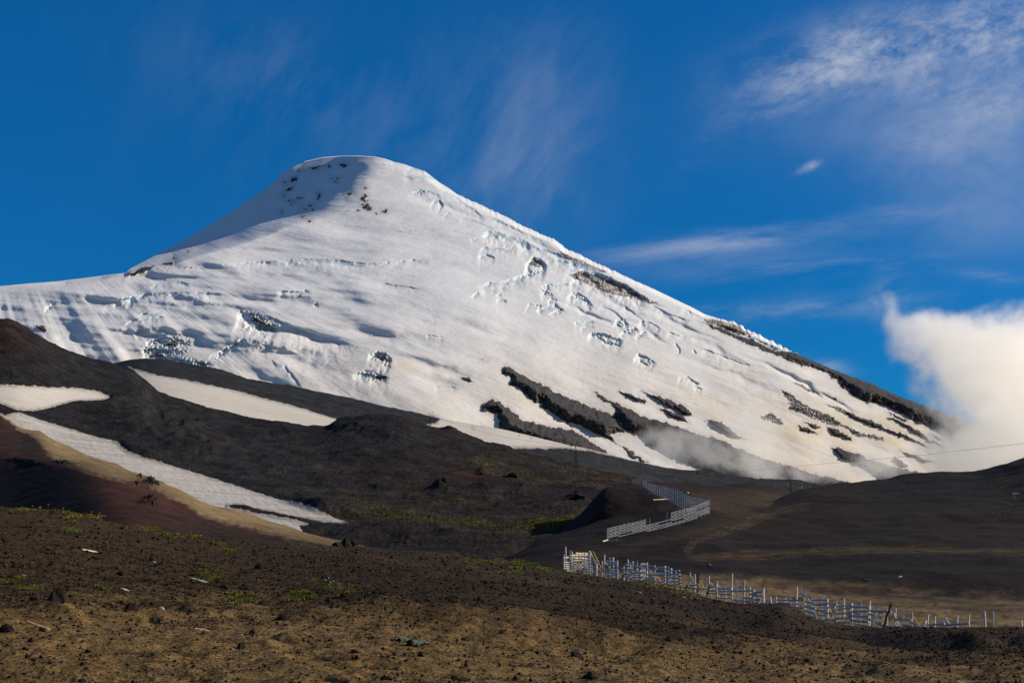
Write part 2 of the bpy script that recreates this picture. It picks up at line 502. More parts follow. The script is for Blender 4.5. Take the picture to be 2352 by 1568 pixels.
SERAC = [
    [(326, 790), (350, 776), (400, 772), (440, 780), (436, 808), (392, 826), (350, 826), (328, 815)], [(395, 826), (420, 816), (450, 826), (488, 830), (484, 846), (430, 842), (400, 838)], [(552, 710), (580, 716), (625, 730), (642, 748), (628, 762), (596, 752), (566, 734)],
    [(846, 816), (866, 806), (890, 812), (902, 828), (888, 840), (862, 830)], [(815, 856), (850, 852), (890, 860), (894, 874), (866, 878), (836, 870)], [(1352, 762), (1384, 764), (1412, 776), (1432, 784), (1428, 796), (1396, 790), (1366, 778)], [(1410, 742), (1420, 728), (1440, 734), (1444, 752), (1424, 754)],
    [(1424, 766), (1450, 750), (1466, 752), (1448, 768)], [(1454, 774), (1478, 760), (1484, 768), (1462, 778)], [(1464, 810), (1480, 814), (1508, 832), (1502, 842), (1484, 838)], [(1208, 612), (1216, 594), (1240, 592), (1256, 612), (1240, 620)], [(1184, 640), (1214, 622), (1242, 616), (1242, 630), (1206, 644)],
    [(1238, 664), (1250, 650), (1272, 652), (1268, 664), (1256, 680), (1242, 680)], [(1306, 680), (1316, 668), (1346, 680), (1362, 702), (1348, 704), (1326, 690)], [(1000, 462), (1010, 454), (1022, 464), (1014, 474)], [(942, 444), (966, 434), (990, 442), (960, 452)], [(100, 718), (112, 702), (126, 697), (112, 712)],
    [(480, 822), (512, 800), (545, 783), (562, 774), (556, 786), (520, 812), (500, 826)], [(1262, 724), (1276, 710), (1286, 698), (1290, 710), (1276, 722)],
]


def build_mountain():
    dx = 1.8
    x0, x1 = -60, 2420
    sx = np.arange(x0, x1 + dx, dx)
    xs = np.concatenate([np.linspace(x0 - 500, x0 - 20, 24), sx, np.linspace(x1 + 20, x1 + 500, 24)])
    ytop = crv(SIL, xs)
    # uneven ice blocks along the right hand skyline
    jag = perlin(xs / 7.0, xs * 0 + 3.3, 5) * 4.5 + perlin(xs / 2.6, xs * 0 + 1.3, 6) * 2.5
    w = sstep(1030, 1130, xs) * (1 - sstep(1400, 1500, xs)) * 0.6 + sstep(1640, 1690, xs) * (1 - sstep(1830, 1850, xs)) * 1.1 + 0.12 * sstep(880, 900, xs)
    w2 = sstep(1850, 1900, xs) * 0.35
    jag = jag * (w + w2)
    ny = 520
    t = np.linspace(0, 1, ny) ** 0.97
    Y = 1175 + (ytop[None] - 1175) * t[:, None]
    Y = Y + jag[None] * sstep(0.975, 1.0, t)[:, None]
    X = np.broadcast_to(xs, Y.shape).copy()
    tx, e = tans(X, Y)
    T = np.broadcast_to(t[:, None], Y.shape)
    d = 2400 * 0.43 / (0.48 - np.minimum(e, 0.31))
    k = tx + 0.08
    d = d * (1 + 0.62 * np.log1p(np.exp(k / 0.05)) * 0.05)
    k = -tx - 0.08
    d = d * (1 + 0.26 * np.log1p(np.exp(k / 0.05)) * 0.05)
    # shaded upper left flank turns away behind the shoulder
    fl = [(150, 646), (230, 634), (290, 616), (400, 597), (480, 572), (560, 545), (650, 517), (740, 494), (800, 478), (826, 462), (845, 430), (862, 395), (885, 372), (915, 340), (940, 100), (900, -900), (-1500, -900), (-1500, 600)]
    wob = fbm(X / 150, Y / 90, 2, 3) * 10
    s = sdf(X, Y, fl) + wob
    nfl = 0.5 * 612.0 + 0.5 * np.interp(X, [150, 290, 480, 650, 830, 880, 960], [230, 300, 405, 495, 610, 600, 600])
    flank = nfl / np.maximum(0.45 - e + 0.62 * tx, 0.05)
    d = d + (np.maximum(flank, d) - d) * sstep(-12, 30 + 130 * blob(X, Y, 850, 410, 120, 100), s)
    # lower left: the glacier bulges, then dips behind the dark spur
    fx = X + 60; fy = Y - 360
    ang = np.arctan2(fy, fx); rad = np.hypot(fx, fy)
    # broad swells that follow the fall line
    big = fbm(ang * 7.0, rad / 420, 3, 21)
    near0 = sstep(150, 600, rad)
    d += big * 48 * near0 * sstep(0.0, 0.12, 1 - T) * (1 - 0.6 * sstep(0, 40, s))
    horiz = fbm(X / 330 + Y / 130, Y / 52 - X / 420, 2, 31) + 0.25 * fbm(X / 190 + Y / 90, Y / 20 - X / 200, 2, 33)
    d += horiz * 58 * (1 - sstep(620, 1150, X)) * sstep(0.0, 0.08, 1 - T) * (1 - sstep(-10, 40, s)) * (1 - sstep(790, 880, Y))
    med = fbm(ang * 30.0, rad / 160, 4, 41)
    d += med * 2.0 * near0 * (1 - 0.7 * sstep(0, 40, s))
    rip = fbm(ang * 95, rad / 70, 3, 51)
    d += rip * 0.5 * near0
    # gullied right half
    gul = fbm(ang * 26, rad / 520, 3, 61, ridged=True)
    d += gul * 11 * sstep(1180, 1500, X) * sstep(520, 640, Y)
    # warped survey coordinates for ragged outlines
    wx = X + fbm(X / 16, Y / 16, 3, 71) * 7 + fbm(X / 5, Y / 5, 2, 72) * 2.5
    wy = Y + fbm(X / 16, Y / 16, 3, 73) * 6 + fbm(X / 5, Y / 5, 2, 74) * 2.2
    rock = np.full(Y.shape, -12.0); dirty = np.full(Y.shape, -12.0)

    def region(poly, pad):
        p = np.array(poly)
        a, b = p.min(0) - pad, p.max(0) + pad
        j0, j1 = np.searchsorted(xs, a[0]), np.searchsorted(xs, b[0])
        if j1 <= j0:
            return None
        sub = Y[:, j0:j1]
        rws = np.where(((sub > a[1]) & (sub < b[1])).any(1))[0]
        if len(rws) == 0:
            return None
        return slice(rws[0], rws[-1] + 1), slice(j0, j1)

    ice = np.zeros(Y.shape); add = np.zeros(Y.shape)
    for n, poly in enumerate(ROCK):
        r = region(poly, 40)
        if r is None: continue
        q = sdf(wx[r], wy[r], poly)
        if n >= len(ROCK) - 12:
            q = q - 3.0
        elif n > 19:
            q = q - 1.0
        rock[r] = np.maximum(rock[r], np.clip(q, -12, 12))
        size = max(np.ptp(np.array(poly)[:, 0]), 1)
        hgt = 56 if n in (0, 2) else (44 if n == 1 else min(22, size * 0.4))
        if n == 18: hgt = 45
        wd = 26 if n in (0, 1, 2, 18) else 7
        add[r] -= hgt * sstep(-2, wd, q)
        add[r] -= (fbm(X[r] / 7, Y[r] / 7, 4, 80) * 2.0 + fbm(X[r] / 26, Y[r] / 18, 3, 86) * 7 * min(1, size / 120)) * sstep(-1, 3, q)
    for (zx, zy, rr) in [(910, 196, 10), (902, 205, 7), (890, 246, 10), (902, 238, 5), (872, 213, 4), (932, 290, 4), (900, 312, 4), (915, 302, 4), (945, 320, 4), (888, 298, 3.5), (945, 288, 4), (1032, 268, 6), (1024, 290, 5), (1028, 280, 5), (1002, 308, 4), (986, 322, 5), (966, 338, 4), (950, 369, 6), (962, 366, 5), (988, 396, 5), (1002, 342, 4),
                         (1168, 256, 6), (1177, 266, 8), (1246, 270, 5), (1238, 288, 6), (1262, 300, 6), (1234, 316, 6), (1266, 336, 8), (1246, 330, 7), (1254, 318, 6), (1250, 235, 5), (1340, 347, 6), (1215, 340, 4), (1298, 357, 4), (1090, 196, 3.5), (1106, 208, 3.5), (1118, 190, 3), (850, 350, 4), (862, 272, 4), (1138, 128, 9), (1152, 131, 6), (1005, 148, 8), (1020, 143, 6), (1050, 138, 4), (1075, 134, 4), (938, 151, 5), (416, 537, 4), (350, 566, 4)]:
        cx, cy = zx / 2.048 + 229.7, zy / 2.048 + 315.8; rr = rr * 0.55 + 0.2
        r = region([(cx - rr, cy - rr), (cx + rr, cy + rr)], 14)
        if r is None: continue
        rock[r] = np.maximum(rock[r], np.clip(rr - np.hypot((wx[r] - cx) * 0.8, (wy[r] - cy) * 1.15), -12, 12))
    for poly in DIRTY:
        r = region(poly, 40)
        if r is None: continue
        q = sdf(wx[r], wy[r], poly)
        dirty[r] = np.maximum(dirty[r], np.clip(q, -12, 12))
        cell = np.abs(perlin(X[r] / 6, Y[r] / 4.5, 90)) + 0.6 * np.abs(perlin(X[r] / 2.6, Y[r] / 2.2, 91))
        add[r] += cell * 20 * sstep(-2, 4, q)
    for n, (line, wpx, reach) in enumerate(CREV):
        r = region(line, reach * 2.2 + 14)
        if r is None: continue
        xx = X[r] + (wx[r] - X[r]) * 0.45; yy = Y[r] + (wy[r] - Y[r]) * 0.45
        p = np.array(line)
        # signed drop below the lip, with breaks along its length
        dist = sdf(xx, yy, line, False)
        sgn = np.zeros(xx.shape)
        best = np.full(xx.shape, 1e9)
        for i in range(len(p) - 1):
            a, b = p[i], p[i + 1]
            ab = b - a
            tt = np.clip(((xx - a[0]) * ab[0] + (yy - a[1]) * ab[1]) / (ab @ ab), 0, 1)
            dd = np.hypot(xx - a[0] - tt * ab[0], yy - a[1] - tt * ab[1])
            cr = ab[0] * (yy - a[1]) - ab[1] * (xx - a[0])
            up = dd < best
            best = np.where(up, dd, best); sgn = np.where(up, np.sign(cr) * (1 if ab[0] >= 0 else -1), sgn)
        q = dist * sgn
        L = p[-1] - p[0]
        u = ((xx - p[0][0]) * L[0] + (yy - p[0][1]) * L[1]) / max(L @ L, 1)
        fade = sstep(-0.08, 0.12, u) * (1 - sstep(0.88, 1.08, u))
        ww = wpx * (0.8 + 0.9 * fbm(X[r] / 24, Y[r] / 24, 3, 95 + n))
        ww = np.maximum(ww, 0.6)
        amp = 3.1 * ww * fade
        prof = sstep(-0.5, 1.0, q / ww) * np.exp(-np.clip(q - ww, 0, None) / reach)
        lip = np.exp(-((q + 2.5) / 2.5) ** 2) * 0.06
        add[r] += amp * (prof - lip)
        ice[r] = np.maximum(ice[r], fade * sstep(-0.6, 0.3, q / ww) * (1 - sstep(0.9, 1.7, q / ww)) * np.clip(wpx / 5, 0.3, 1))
    # wind hollows that hold blue shade
    for (cx, cy, rx, ry, rot, am) in [(430, 690, 90, 13, 4, 40), (560, 641, 130, 11, 2, 40), (610, 700, 100, 15, 8, 34), (480, 742, 70, 13, 15, 36), (830, 700, 130, 20, 9, 34), (900, 780, 140, 15, 13, 38), (1000, 842, 110, 12, 15, 34),
                                      (700, 836, 90, 12, 18, 34), (230, 702, 90, 13, 4, 30), (150, 765, 60, 26, 35, 34), (395, 765, 60, 10, 8, 30), (760, 640, 140, 10, 4, 30), (960, 610, 130, 9, 3, 26), (620, 880, 70, 10, 20, 30), (1120, 760, 140, 12, 14, 26),
                                      (1560, 745, 80, 7, 26, 26), (1640, 800, 90, 7, 24, 22), (1480, 760, 60, 6, 28, 22), (1700, 870, 110, 8, 22, 20), (1420, 700, 70, 7, 28, 22), (1800, 860, 90, 6, 27, 22), (1880, 900, 90, 6, 27, 22), (1350, 720, 60, 6, 26, 30), (1230, 560, 70, 8, 24, 30), (1010, 470, 80, 9, 22, 34)]:
        wgt = blob(X + fbm(X / 60, Y / 60, 2, 77) * 16, Y + fbm(X / 70, Y / 40, 2, 78) * 9, cx, cy, rx, ry, rot)
        add += 0.62 * am * wgt
    # broken ice towers
    for poly in SERAC:
        r = region(poly, 30)
        if r is None: continue
        q = sdf(wx[r], wy[r], poly)
        a_ = perlin(X[r] / 5.5, Y[r] / 4.0, 92); b_ = perlin(X[r] / 2.6, Y[r] / 2.0, 93)
        blk = np.tanh((a_ + 0.5 * b_) * 3.0) * 0.5
        add[r] += (blk + 0.2) * 13 * sstep(-3, 6, q)
        ice[r] = np.maximum(ice[r], 0.7 * sstep(-2, 3, q) * (blk > 0))
        dirty[r] = np.maximum(dirty[r], np.clip(np.where(b_ - a_ > 0.35, np.minimum(q - 4, 1), -12), -12, 4))
    # hollow of the big ice bowl
    add += 60 * blob(X, Y, 725, 780, 75, 16, 14)
    add += 26 * blob(X, Y, 1010, 880, 50, 14, 10) + 18 * blob(X, Y, 905, 660, 70, 10, 8)
    # a crooked rind of ice towers on the far right crest
    add += np.abs(perlin(X / 6, Y / 4, 99)) * 30 * sstep(1620, 1660, X) * (1 - sstep(1835, 1850, X)) * sstep(0.965, 0.985, T)
    d = d + add
    d = d * (1 + 0.02 * sstep(0.97, 1.0, T) ** 2 * (1 - sstep(0, 40, s) * sstep(0, 30, 700 - X)))
    P = np.stack([tx * d, d, CZ + e * d], -1)
    back = []
    for i in range(1, 9):
        p = P[-1].copy(); k = 1 + 0.006 * i * (1 + i * 0.4)
        p[:, 0] *= k; p[:, 1] *= k; p[:, 2] -= (k - 1) * p[:, 1] * (0.1 + 0.06 * i)
        back.append(p)
    V = np.concatenate([P, np.array(back)])
    me, _ = grid_mesh('mountain', V, ny + 8, len(xs))

    def full(a):
        return np.concatenate([a, np.repeat(a[-1:], 8, 0)]).ravel()
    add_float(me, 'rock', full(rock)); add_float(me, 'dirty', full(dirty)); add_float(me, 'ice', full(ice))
    # wind and ash streaking: fall-line coordinates and dust
    dust = 0.55 * sstep(870, 1090, Y) * sstep(1500, 1900, X) + 0.30 * blob(X, Y, 1960, 1010, 190, 60, 22) + 0.35 * blob(X, Y, 925, 838, 50, 16, 15)
    dust += 0.30 * blob(X, Y, 1215, 870, 60, 8, 32) + 0.25 * blob(X, Y, 1240, 945, 80, 12, 28) + 0.30 * blob(X, Y, 1620, 925, 60, 14, 30) + 0.30 * sstep(820, 960, Y) * (1 - sstep(60, 400, X))
    dust += 0.60 * sstep(640, 980, Y)
    add_float(me, 'dust', full(np.clip(dust, 0, 1)))
    add_float(me, 'nearw', full(0.12 + 0.88 * sstep(250, 800, rad)))
    fl_c = np.stack([ang * 10, rad / 100, np.zeros_like(rad)], -1)
    add_col(me, 'flow', np.concatenate([fl_c, np.repeat(fl_c[-1:], 8, 0)]).reshape(-1, 3))
    m = bpy.data.materials.new('snow_and_lava')
    g = G(nodes_of(m))
    co = g.objco()
    flow = g.attr('flow')
    rk = g.attr('rock', True); dt = g.attr('dirty', True)
    nf = g.noise(co, 0.06, 7, 0.72); nm = g.noise(co, 0.012, 4, 0.6)
    st = g.noise(g.mapv(flow, (14, 1.6, 1)), 1.0, 5, 0.6, 0.5)
    st2 = g.noise(g.mapv(flow, (9, 0.8, 1)), 1.0, 4, 0.55, 0.3)
    snow = g.mix(g.ramp(st2, 0.35, 0.7), (0.83, 0.86, 0.90), (0.90, 0.91, 0.92))
    snow = g.mix(g.math('MULTIPLY', g.attr('dust', True), g.math('MULTIPLY_ADD', g.ramp(nm, 0.3, 0.7), 0.5, 0.5)), snow, (0.80, 0.70, 0.54))
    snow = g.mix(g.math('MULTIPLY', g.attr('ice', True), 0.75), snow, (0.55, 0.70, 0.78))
    rocks = g.mix(g.ramp(nf, 0.3, 0.7), (0.046, 0.043, 0.045), (0.084, 0.077, 0.074))  # lava tones lightened to carry the haze
    dirtc = g.mix(g.ramp(g.noise(g.mapv(flow, (22, 3.0, 1)), 1.0, 5, 0.7), 0.36, 0.62), (0.14, 0.12, 0.11), (0.56, 0.53, 0.50))
    edge = g.math('MULTIPLY_ADD', g.math('SUBTRACT', nf, 0.5), 9.0, g.math('MULTIPLY_ADD', g.math('SUBTRACT', nm, 0.5), 9.0, rk))
    mrock = g.ramp(edge, -0.9, 1.3)
    edged = g.math('MULTIPLY_ADD', g.math('SUBTRACT', nf, 0.5), 8.0, dt)
    mdirt = g.ramp(edged, -1.0, 1.5)
    # dust stains bleed out of the rock
    stain = g.math('MULTIPLY', g.ramp(edge, -11.0, -1.0), 0.22)
    c = g.mix(stain, snow, (0.35, 0.26, 0.20))
    c = g.mix(mdirt, c, dirtc)
    c = g.mix(mrock, c, rocks)
    h = g.math('ADD', g.math('MULTIPLY', st, 1.0), g.math('MULTIPLY', st2, 1.6))
    h = g.math('MULTIPLY', h, g.attr('nearw', True))
    hr = g.math('MULTIPLY', g.math('MULTIPLY', nf, 3.0), mrock)
    h = g.math('ADD', h, g.math('ADD', hr, g.math('MULTIPLY', nm, 6.0)))
    nb = g.bump(h, 0.75, 1.0)
    p = g.out(c, 0.85, nb, 0.15)
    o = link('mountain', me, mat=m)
    tag(o, 'snow covered volcano cone with crevasses and dark lava ridges', 'mountain', kind='structure')


build_mountain()

# =================================================================== NEARER TERRAIN
ALB = {'hill': 0.72, 'hillside': 0.85, 'ridge': 0.9, 'ground': 1.0, 'slope': 0.62, 'mound': 0.7}


def mk_sheet(sh, name, mat, col, label, cat, fall=0.25, step=0.02):
    V = sh.drop_back(8, step, fall)
    me, _ = grid_mesh(name, V, sh.ny + 8, sh.nx)
    c = np.concatenate([col, np.repeat(col[-1:], 8, 0)]).reshape(-1, 3)
    add_col(me, 'col', np.clip(c * ALB[name], 0.002, 1))
    o = link(name, me, mat=mat)
    tag(o, label, cat, kind='structure')
    return o


SN1 = [(-320, 880), (0, 884), (23, 885), (59, 889), (102, 891), (141, 890), (187, 895), (219, 899), (238, 905), (250, 913), (253, 919), (242, 922), (203, 924), (176, 925), (148, 930), (121, 936), (98, 942), (78, 945), (39, 943), (16, 934), (0, 928), (-320, 925)]
SN3 = [(-200, 930), (-5, 950), (12, 954), (43, 947), (78, 958), (117, 971), (156, 983), (195, 995), (234, 1007), (258, 1012), (270, 1018), (281, 1030), (295, 1040), (332, 1053), (391, 1069), (449, 1087), (508, 1106), (566, 1124), (625, 1143), (684, 1163), (742, 1181), (806, 1198),
       (781, 1201), (734, 1199), (664, 1190), (625, 1180), (586, 1174), (562, 1167), (539, 1163), (523, 1165), (547, 1172), (586, 1180), (625, 1186), (664, 1194), (711, 1204), (688, 1208), (696, 1218), (640, 1240), (520, 1210), (422, 1170), (352, 1130), (219, 1085), (125, 1045), (60, 1000), (-200, 975)]
SN2 = [(295, 842), (332, 853), (391, 866), (449, 876), (508, 888), (566, 903), (625, 919), (684, 934), (742, 951), (772, 959), (780, 985), (700, 1010), (500, 990), (350, 950), (290, 880)]
SN4 = [(940, 985), (968, 975), (988, 973), (1003, 970), (1007, 965), (1012, 958), (1085, 969), (1148, 978), (1214, 994), (1281, 1010), (1349, 1025), (1448, 1051), (1480, 1060), (1448, 1058), (1383, 1045), (1349, 1037), (1300, 1031), (1251, 1031), (1179, 1028), (1150, 1040), (1085, 1025), (1000, 1010)]

# ---- far dark spur (between the mountain and the valley)
C4 = [(-600, 850), (200, 845), (262, 836), (297, 827), (332, 823), (363, 824), (395, 831), (469, 842), (504, 848), (547, 862), (586, 869), (703, 894), (781, 911), (919, 940), (968, 950), (1009, 961),
      (1085, 975), (1148, 984), (1214, 1000), (1281, 1016), (1349, 1031), (1448, 1057), (1550, 1076), (1633, 1085), (1744, 1097), (1837, 1106), (1893, 1113), (2100, 1140), (2950, 1160)]
s4 = Sheet([(lambda x: crv(C4, x) + 170, 900), (lambda x: crv(C4, x) + 60, [(0, 1150), (1000, 1120), (1900, 1080)]), (lambda x: crv(C4, x) + 8, [(0, 1500), (1000, 1400), (1900, 1250)]), (C4, [(0, 1580), (1000, 1470), (1900, 1310)])],
           [20, 60, 8], dx=2.4)
X, Y = s4.X, s4.Y
tx, _e = tans(X, Y)
s4.dz += fbm(tx * s4.D / 60, s4.D / 60, 4, 5) * 4.0 + fbm(tx * s4.D / 9, s4.D / 9, 3, 6) * 0.9
for _p in (SN2, SN4):
    s4.dz *= 1 - 0.85 * sstep(-8, 8, sdf(X, Y, _p))
c = np.tile(np.array([0.050, 0.053, 0.058]), (*Y.shape, 1))  # bluish grey: haze of distance put into the rock colour
c = paint(c, fbm(X / 40, Y / 20, 4, 8) * 0.9 + 0.2, (0.038, 0.036, 0.036))
c = paint(c, sstep(1150, 1500, X) * 0.8, (0.062, 0.063, 0.066))  # paler towards the right, more painted haze
mat4 = soil_material('grey_lava_scree', 0.35, 0.05, 0.8, 0.45)
mk_sheet(s4, 'hill', mat4, c, 'long dark grey lava spur below the snow of the volcano', 'hill')

# ---- big dark slope on the left with the valley at its foot
CM = [(-600, 700), (-200, 722), (0, 730), (31, 734), (55, 745), (98, 771), (156, 802), (215, 823), (262, 835), (305, 849), (318, 862), (330, 876), (350, 892), (366, 908), (391, 915), (469, 937), (508, 944), (586, 963),
      (656, 964), (703, 979), (752, 979), (775, 963), (828, 954), (890, 955), (919, 960), (949, 969), (988, 985), (1036, 993), (1085, 1004), (1115, 1014), (1144, 1020), (1179, 1030), (1212, 1043), (1261, 1057), (1300, 1067),
      (1339, 1077), (1420, 1098), (1470, 1108), (1560, 1135), (1700, 1170), (2950, 1230)]
sM = Sheet([(1330, 330), (1262, 390), ([(0, 1165), (700, 1180), (1500, 1190)], [(0, 470), (700, 480), (1500, 470)]), ([(0, 1010), (350, 1030), (700, 1075), (1000, 1105), (1300, 1125), (1500, 1145), (2400, 1200)], [(0, 600), (700, 640), (1300, 600), (1600, 540)]),
            (lambda x: crv(CM, x) + 7, [(0, 800), (300, 880), (800, 950), (1200, 880), (1500, 700)]), (CM, [(0, 830), (300, 910), (800, 980), (1200, 910), (1500, 720)])],
           [10, 40, 60, 90, 8], dx=2.0, x1=1760, wide=300)
X, Y = sM.X, sM.Y
tx, _e = tans(X, Y); WX = tx * sM.D; WY = sM.D
big = fbm(WX / 90, WY / 90, 4, 15)
sM.dz += big * 4.0 + fbm(WX / 16, WY / 22, 4, 16) * 1.1 + fbm(WX / 5, WY / 7, 4, 17, ridged=True) * 0.55 + fbm(WX / 34 - WY / 160, WY / 60, 3, 14, ridged=True) * 2.0
# lava tongue with flow wrinkles, knobby outcrops
ton = blob(X, Y, 400, 985, 110, 45, 20)
sM.dz += ton * (4 + 1.5 * np.sin(Y / 4.0 + 5 * fbm(X / 50, Y / 30, 2, 18)))
outc = np.zeros(X.shape)
for (cx, cy, rx, ry, h) in [(1108, 1084, 14, 3, 3.0), (1172, 1094, 16, 4, 3.2), (940, 1092, 50, 5, 1.8), (1030, 1088, 30, 3, 1.6), (1010, 1128, 32, 6, 4.0), (1112, 1124, 32, 5, 2.2), (870, 1118, 20, 3, 2), (905, 1010, 60, 18, 5), (1330, 1153, 24, 5, 4.0), (1312, 1212, 30, 4, 0.5),
                            (700, 1000, 90, 22, 5), (600, 972, 70, 9, 3), (1036, 994, 16, 5, 4), (870, 1060, 70, 16, 3), (820, 985, 60, 12, 4), (560, 1005, 60, 14, 2)]:
    b = blob(X, Y, cx, cy, rx, ry, 6)
    outc = np.maximum(outc, b)
    kk = 1.1 if rx < 36 else 0.3
    sM.dz += h * b * (0.6 + kk * fbm(WX / 7, WY / 16, 4, 19))
for _p in (SN1, SN3):
    sM.dz *= 1 - 0.93 * sstep(-10, 8, sdf(X, Y, _p))
c = np.tile(np.array([0.034, 0.032, 0.034]), (*Y.shape, 1))
c = paint(c, fbm(X / 60, Y / 22, 4, 23) * 0.8 + 0.3, (0.024, 0.022, 0.023))
c = paint(c, 0.9 * sstep(990, 1060, Y) * sstep(700, 950, X), (0.036, 0.027, 0.022))
c = paint(c, 0.75 * blob(X, Y, 20, 770, 90, 45, 30), (0.05, 0.030, 0.026))
c = paint(c, 0.85 * blob(X, Y, 1010, 985, 130, 14, 14) + 0.7 * blob(X, Y, 620, 968, 80, 7, 4), (0.055, 0.027, 0.022))
c = paint(c, 0.8 * blob(X, Y, 1090, 1090, 90, 12, 4) + 0.5 * blob(X, Y, 1000, 1095, 130, 20, 4), (0.048, 0.024, 0.018))
c = paint(c, outc * 0.8, (0.014, 0.013, 0.015))
veg = np.zeros(X.shape)
for (cx, cy, rx, ry, rot, k) in [(1300, 1195, 75, 15, -18, 1.0), (1200, 1212, 80, 14, -5, .8), (960, 1195, 130, 17, 6, 0.9), (1080, 1205, 70, 12, 0, .7), (860, 1165, 90, 14, 12, .6), (1110, 1066, 42, 12, 8, .8), (1180, 1085, 40, 7, 10, .6), (1260, 1106, 90, 6, 7, 1.0), (1400, 1108, 60, 4, 2, 0.9), (1330, 1085, 120, 12, 10, .5), (1060, 1152, 50, 5, 0, .5)]:
    veg = np.maximum(veg, k * blob(X, Y, cx, cy, rx, ry, rot))
spk = sstep(0.0, 0.35, fbm(X / 5, Y / 2.2, 3, 29) + 0.1)
c = paint(c, veg * spk, (0.165, 0.140, 0.036))
c = paint(c, 0.6 * sstep(0.0, 0.4, fbm(X / 110, Y / 26, 4, 34)) * sstep(1000, 1060, Y), (0.070, 0.050, 0.032))  # lit ridges painted in brown by noise, for shading contrast
c = paint(c, 0.5 * sstep(0.1, 0.4, fbm(X / 70 - Y / 90, Y / 40 + X / 220, 4, 32)) * (1 - sstep(1040, 1100, Y)), (0.050, 0.046, 0.045))
c = paint(c, 0.5 * sstep(0.25, 0.5, fbm(X / 4, Y / 2.0, 3, 33)) * sstep(1020, 1120, Y) * sstep(500, 700, X), (0.07, 0.055, 0.03))
c = paint(c, 0.6 * blob(X, Y, 1140, 1235, 130, 18, 5), (0.045, 0.036, 0.028))
matM = soil_material('dark_lava_slope', 0.8, 0.09, 0.9, 0.7)
mk_sheet(sM, 'hillside', matM, c, 'dark lava hillside with a grassy valley floor below the volcano', 'hill')
VEG_M = veg

# ---- red and tan spur on the left
CR = [(-600, 900), (-60, 930), (0, 955), (20, 963), (47, 982), (90, 987), (125, 1011), (156, 1026), (219, 1050), (281, 1073), (352, 1098), (422, 1128), (469, 1153), (520, 1167), (547, 1173), (625, 1198), (695, 1220), (770, 1238), (860, 1262), (960, 1290), (1500, 1400)]
sR = Sheet([(1300, [(0, 110), (800, 110)]), (lambda x: np.maximum(crv(CR, x) + 25, 1235 - 0 * x), [(-100, 175), (0, 172), (270, 135), (420, 145), (800, 180)]), (lambda x: np.maximum(crv(CR, x) + 14, np.interp(x, [-600, 0, 150, 270, 330, 800], [1040, 1062, 1070, 1110, 1125, 1262]) ), [(-100, 250), (0, 240), (150, 215), (270, 190), (400, 192), (800, 205)]), (lambda x: crv(CR, x) + 4, [(0, 302), (350, 258), (800, 226)]), (CR, [(0, 314), (350, 270), (800, 236)])],
           [12, 90, 60, 6], dx=2.0, x0=-340, x1=930, wide=0, smooth=5)
X, Y = sR.X, sR.Y
tx, _e = tans(X, Y); WX = tx * sR.D; WY = sR.D
sR.dz += fbm(WX / 14, WY / 14, 4, 25) * 0.6 + fbm(WX / 3, WY / 3, 3, 26) * 0.10
crd = Y - crv(CR, sR.xs)[None]
c = np.tile(np.array([0.062, 0.026, 0.017]), (*Y.shape, 1))                    # red cinder
tanw = np.interp(sR.xs, [-600, 0, 60, 110, 160, 350, 500, 700, 800], [0, 0, 10, 40, 46, 22, 34, 26, 24])[None]
c = paint(c, (1 - sstep(tanw * 0.75, tanw * 1.25, crd + fbm(X / 18, Y / 10, 3, 27) * 10)), (0.34, 0.245, 0.125))
c = paint(c, 0.97 * (1 - sstep(150, 270, X + (Y - 1080) * -0.4)) * sstep(1040, 1080, Y), (0.004, 0.003, 0.003))  # shade of the left face painted in as near black
c = paint(c, 0.7 * blob(X, Y, 330, 1135, 120, 40, 25), (0.085, 0.038, 0.026))
c = paint(c, 0.9 * sstep(1150, 1210, Y - (X - 330) * 0.14) * sstep(300, 460, X), (0.040, 0.026, 0.018))
c = paint(c, 0.8 * blob(X, Y, 40, 1015, 70, 30, 20), (0.045, 0.032, 0.028))
for (cx, cy, rx, ry) in [(345, 1107, 22, 5), (330, 1114, 30, 3), (322, 1097, 5, 3), (350, 1150, 20, 4), (340, 1158, 22, 3), (150, 1064, 26, 4), (60, 1060, 40, 4)]:
    b = blob(X, Y, cx, cy, rx, ry, 8)
    c = paint(c, b * (0.7 + fbm(X / 5, Y / 3, 3, 28)), (0.012, 0.010, 0.010)); sR.dz += b * (0.8 + 1.5 * fbm(X / 5, Y / 3, 3, 30)) * 0.6
matR = soil_material('red_cinder', 2.0, 0.3, 0.12, 0.45)
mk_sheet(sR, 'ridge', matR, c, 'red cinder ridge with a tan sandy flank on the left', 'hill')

# ---- foreground slope
C1 = [(-600, 1120), (-100, 1150), (0, 1160), (60, 1163), (120, 1171), (200, 1182), (290, 1206), (400, 1223), (560, 1241), (700, 1248), (800, 1253), (950, 1263), (1100, 1281), (1200, 1293), (1290, 1312), (1400, 1327), (1500, 1341), (1560, 1353),
      (1600, 1366), (1640, 1374), (1700, 1386), (1740, 1390), (1775, 1389), (1810, 1396), (1843, 1411), (1880, 1423), (1912, 1429), (1981, 1440), (2060, 1441), (2125, 1441), (2200, 1439), (2352, 1438), (2950, 1440)]
DF = [(-600, 75), (0, 75), (400, 84), (750, 100), (1100, 140), (1290, 180), (1560, 162), (1780, 146), (2110, 128), (2352, 118), (2950, 115)]


def inv_rows(s):
    return lambda x: 1.0 / ((1 / 8.8) * (1 - s) + s / crv(DF, x))


def y_rows(s):
    return lambda x: 1800 + (crv(C1, x) - 1800) * s


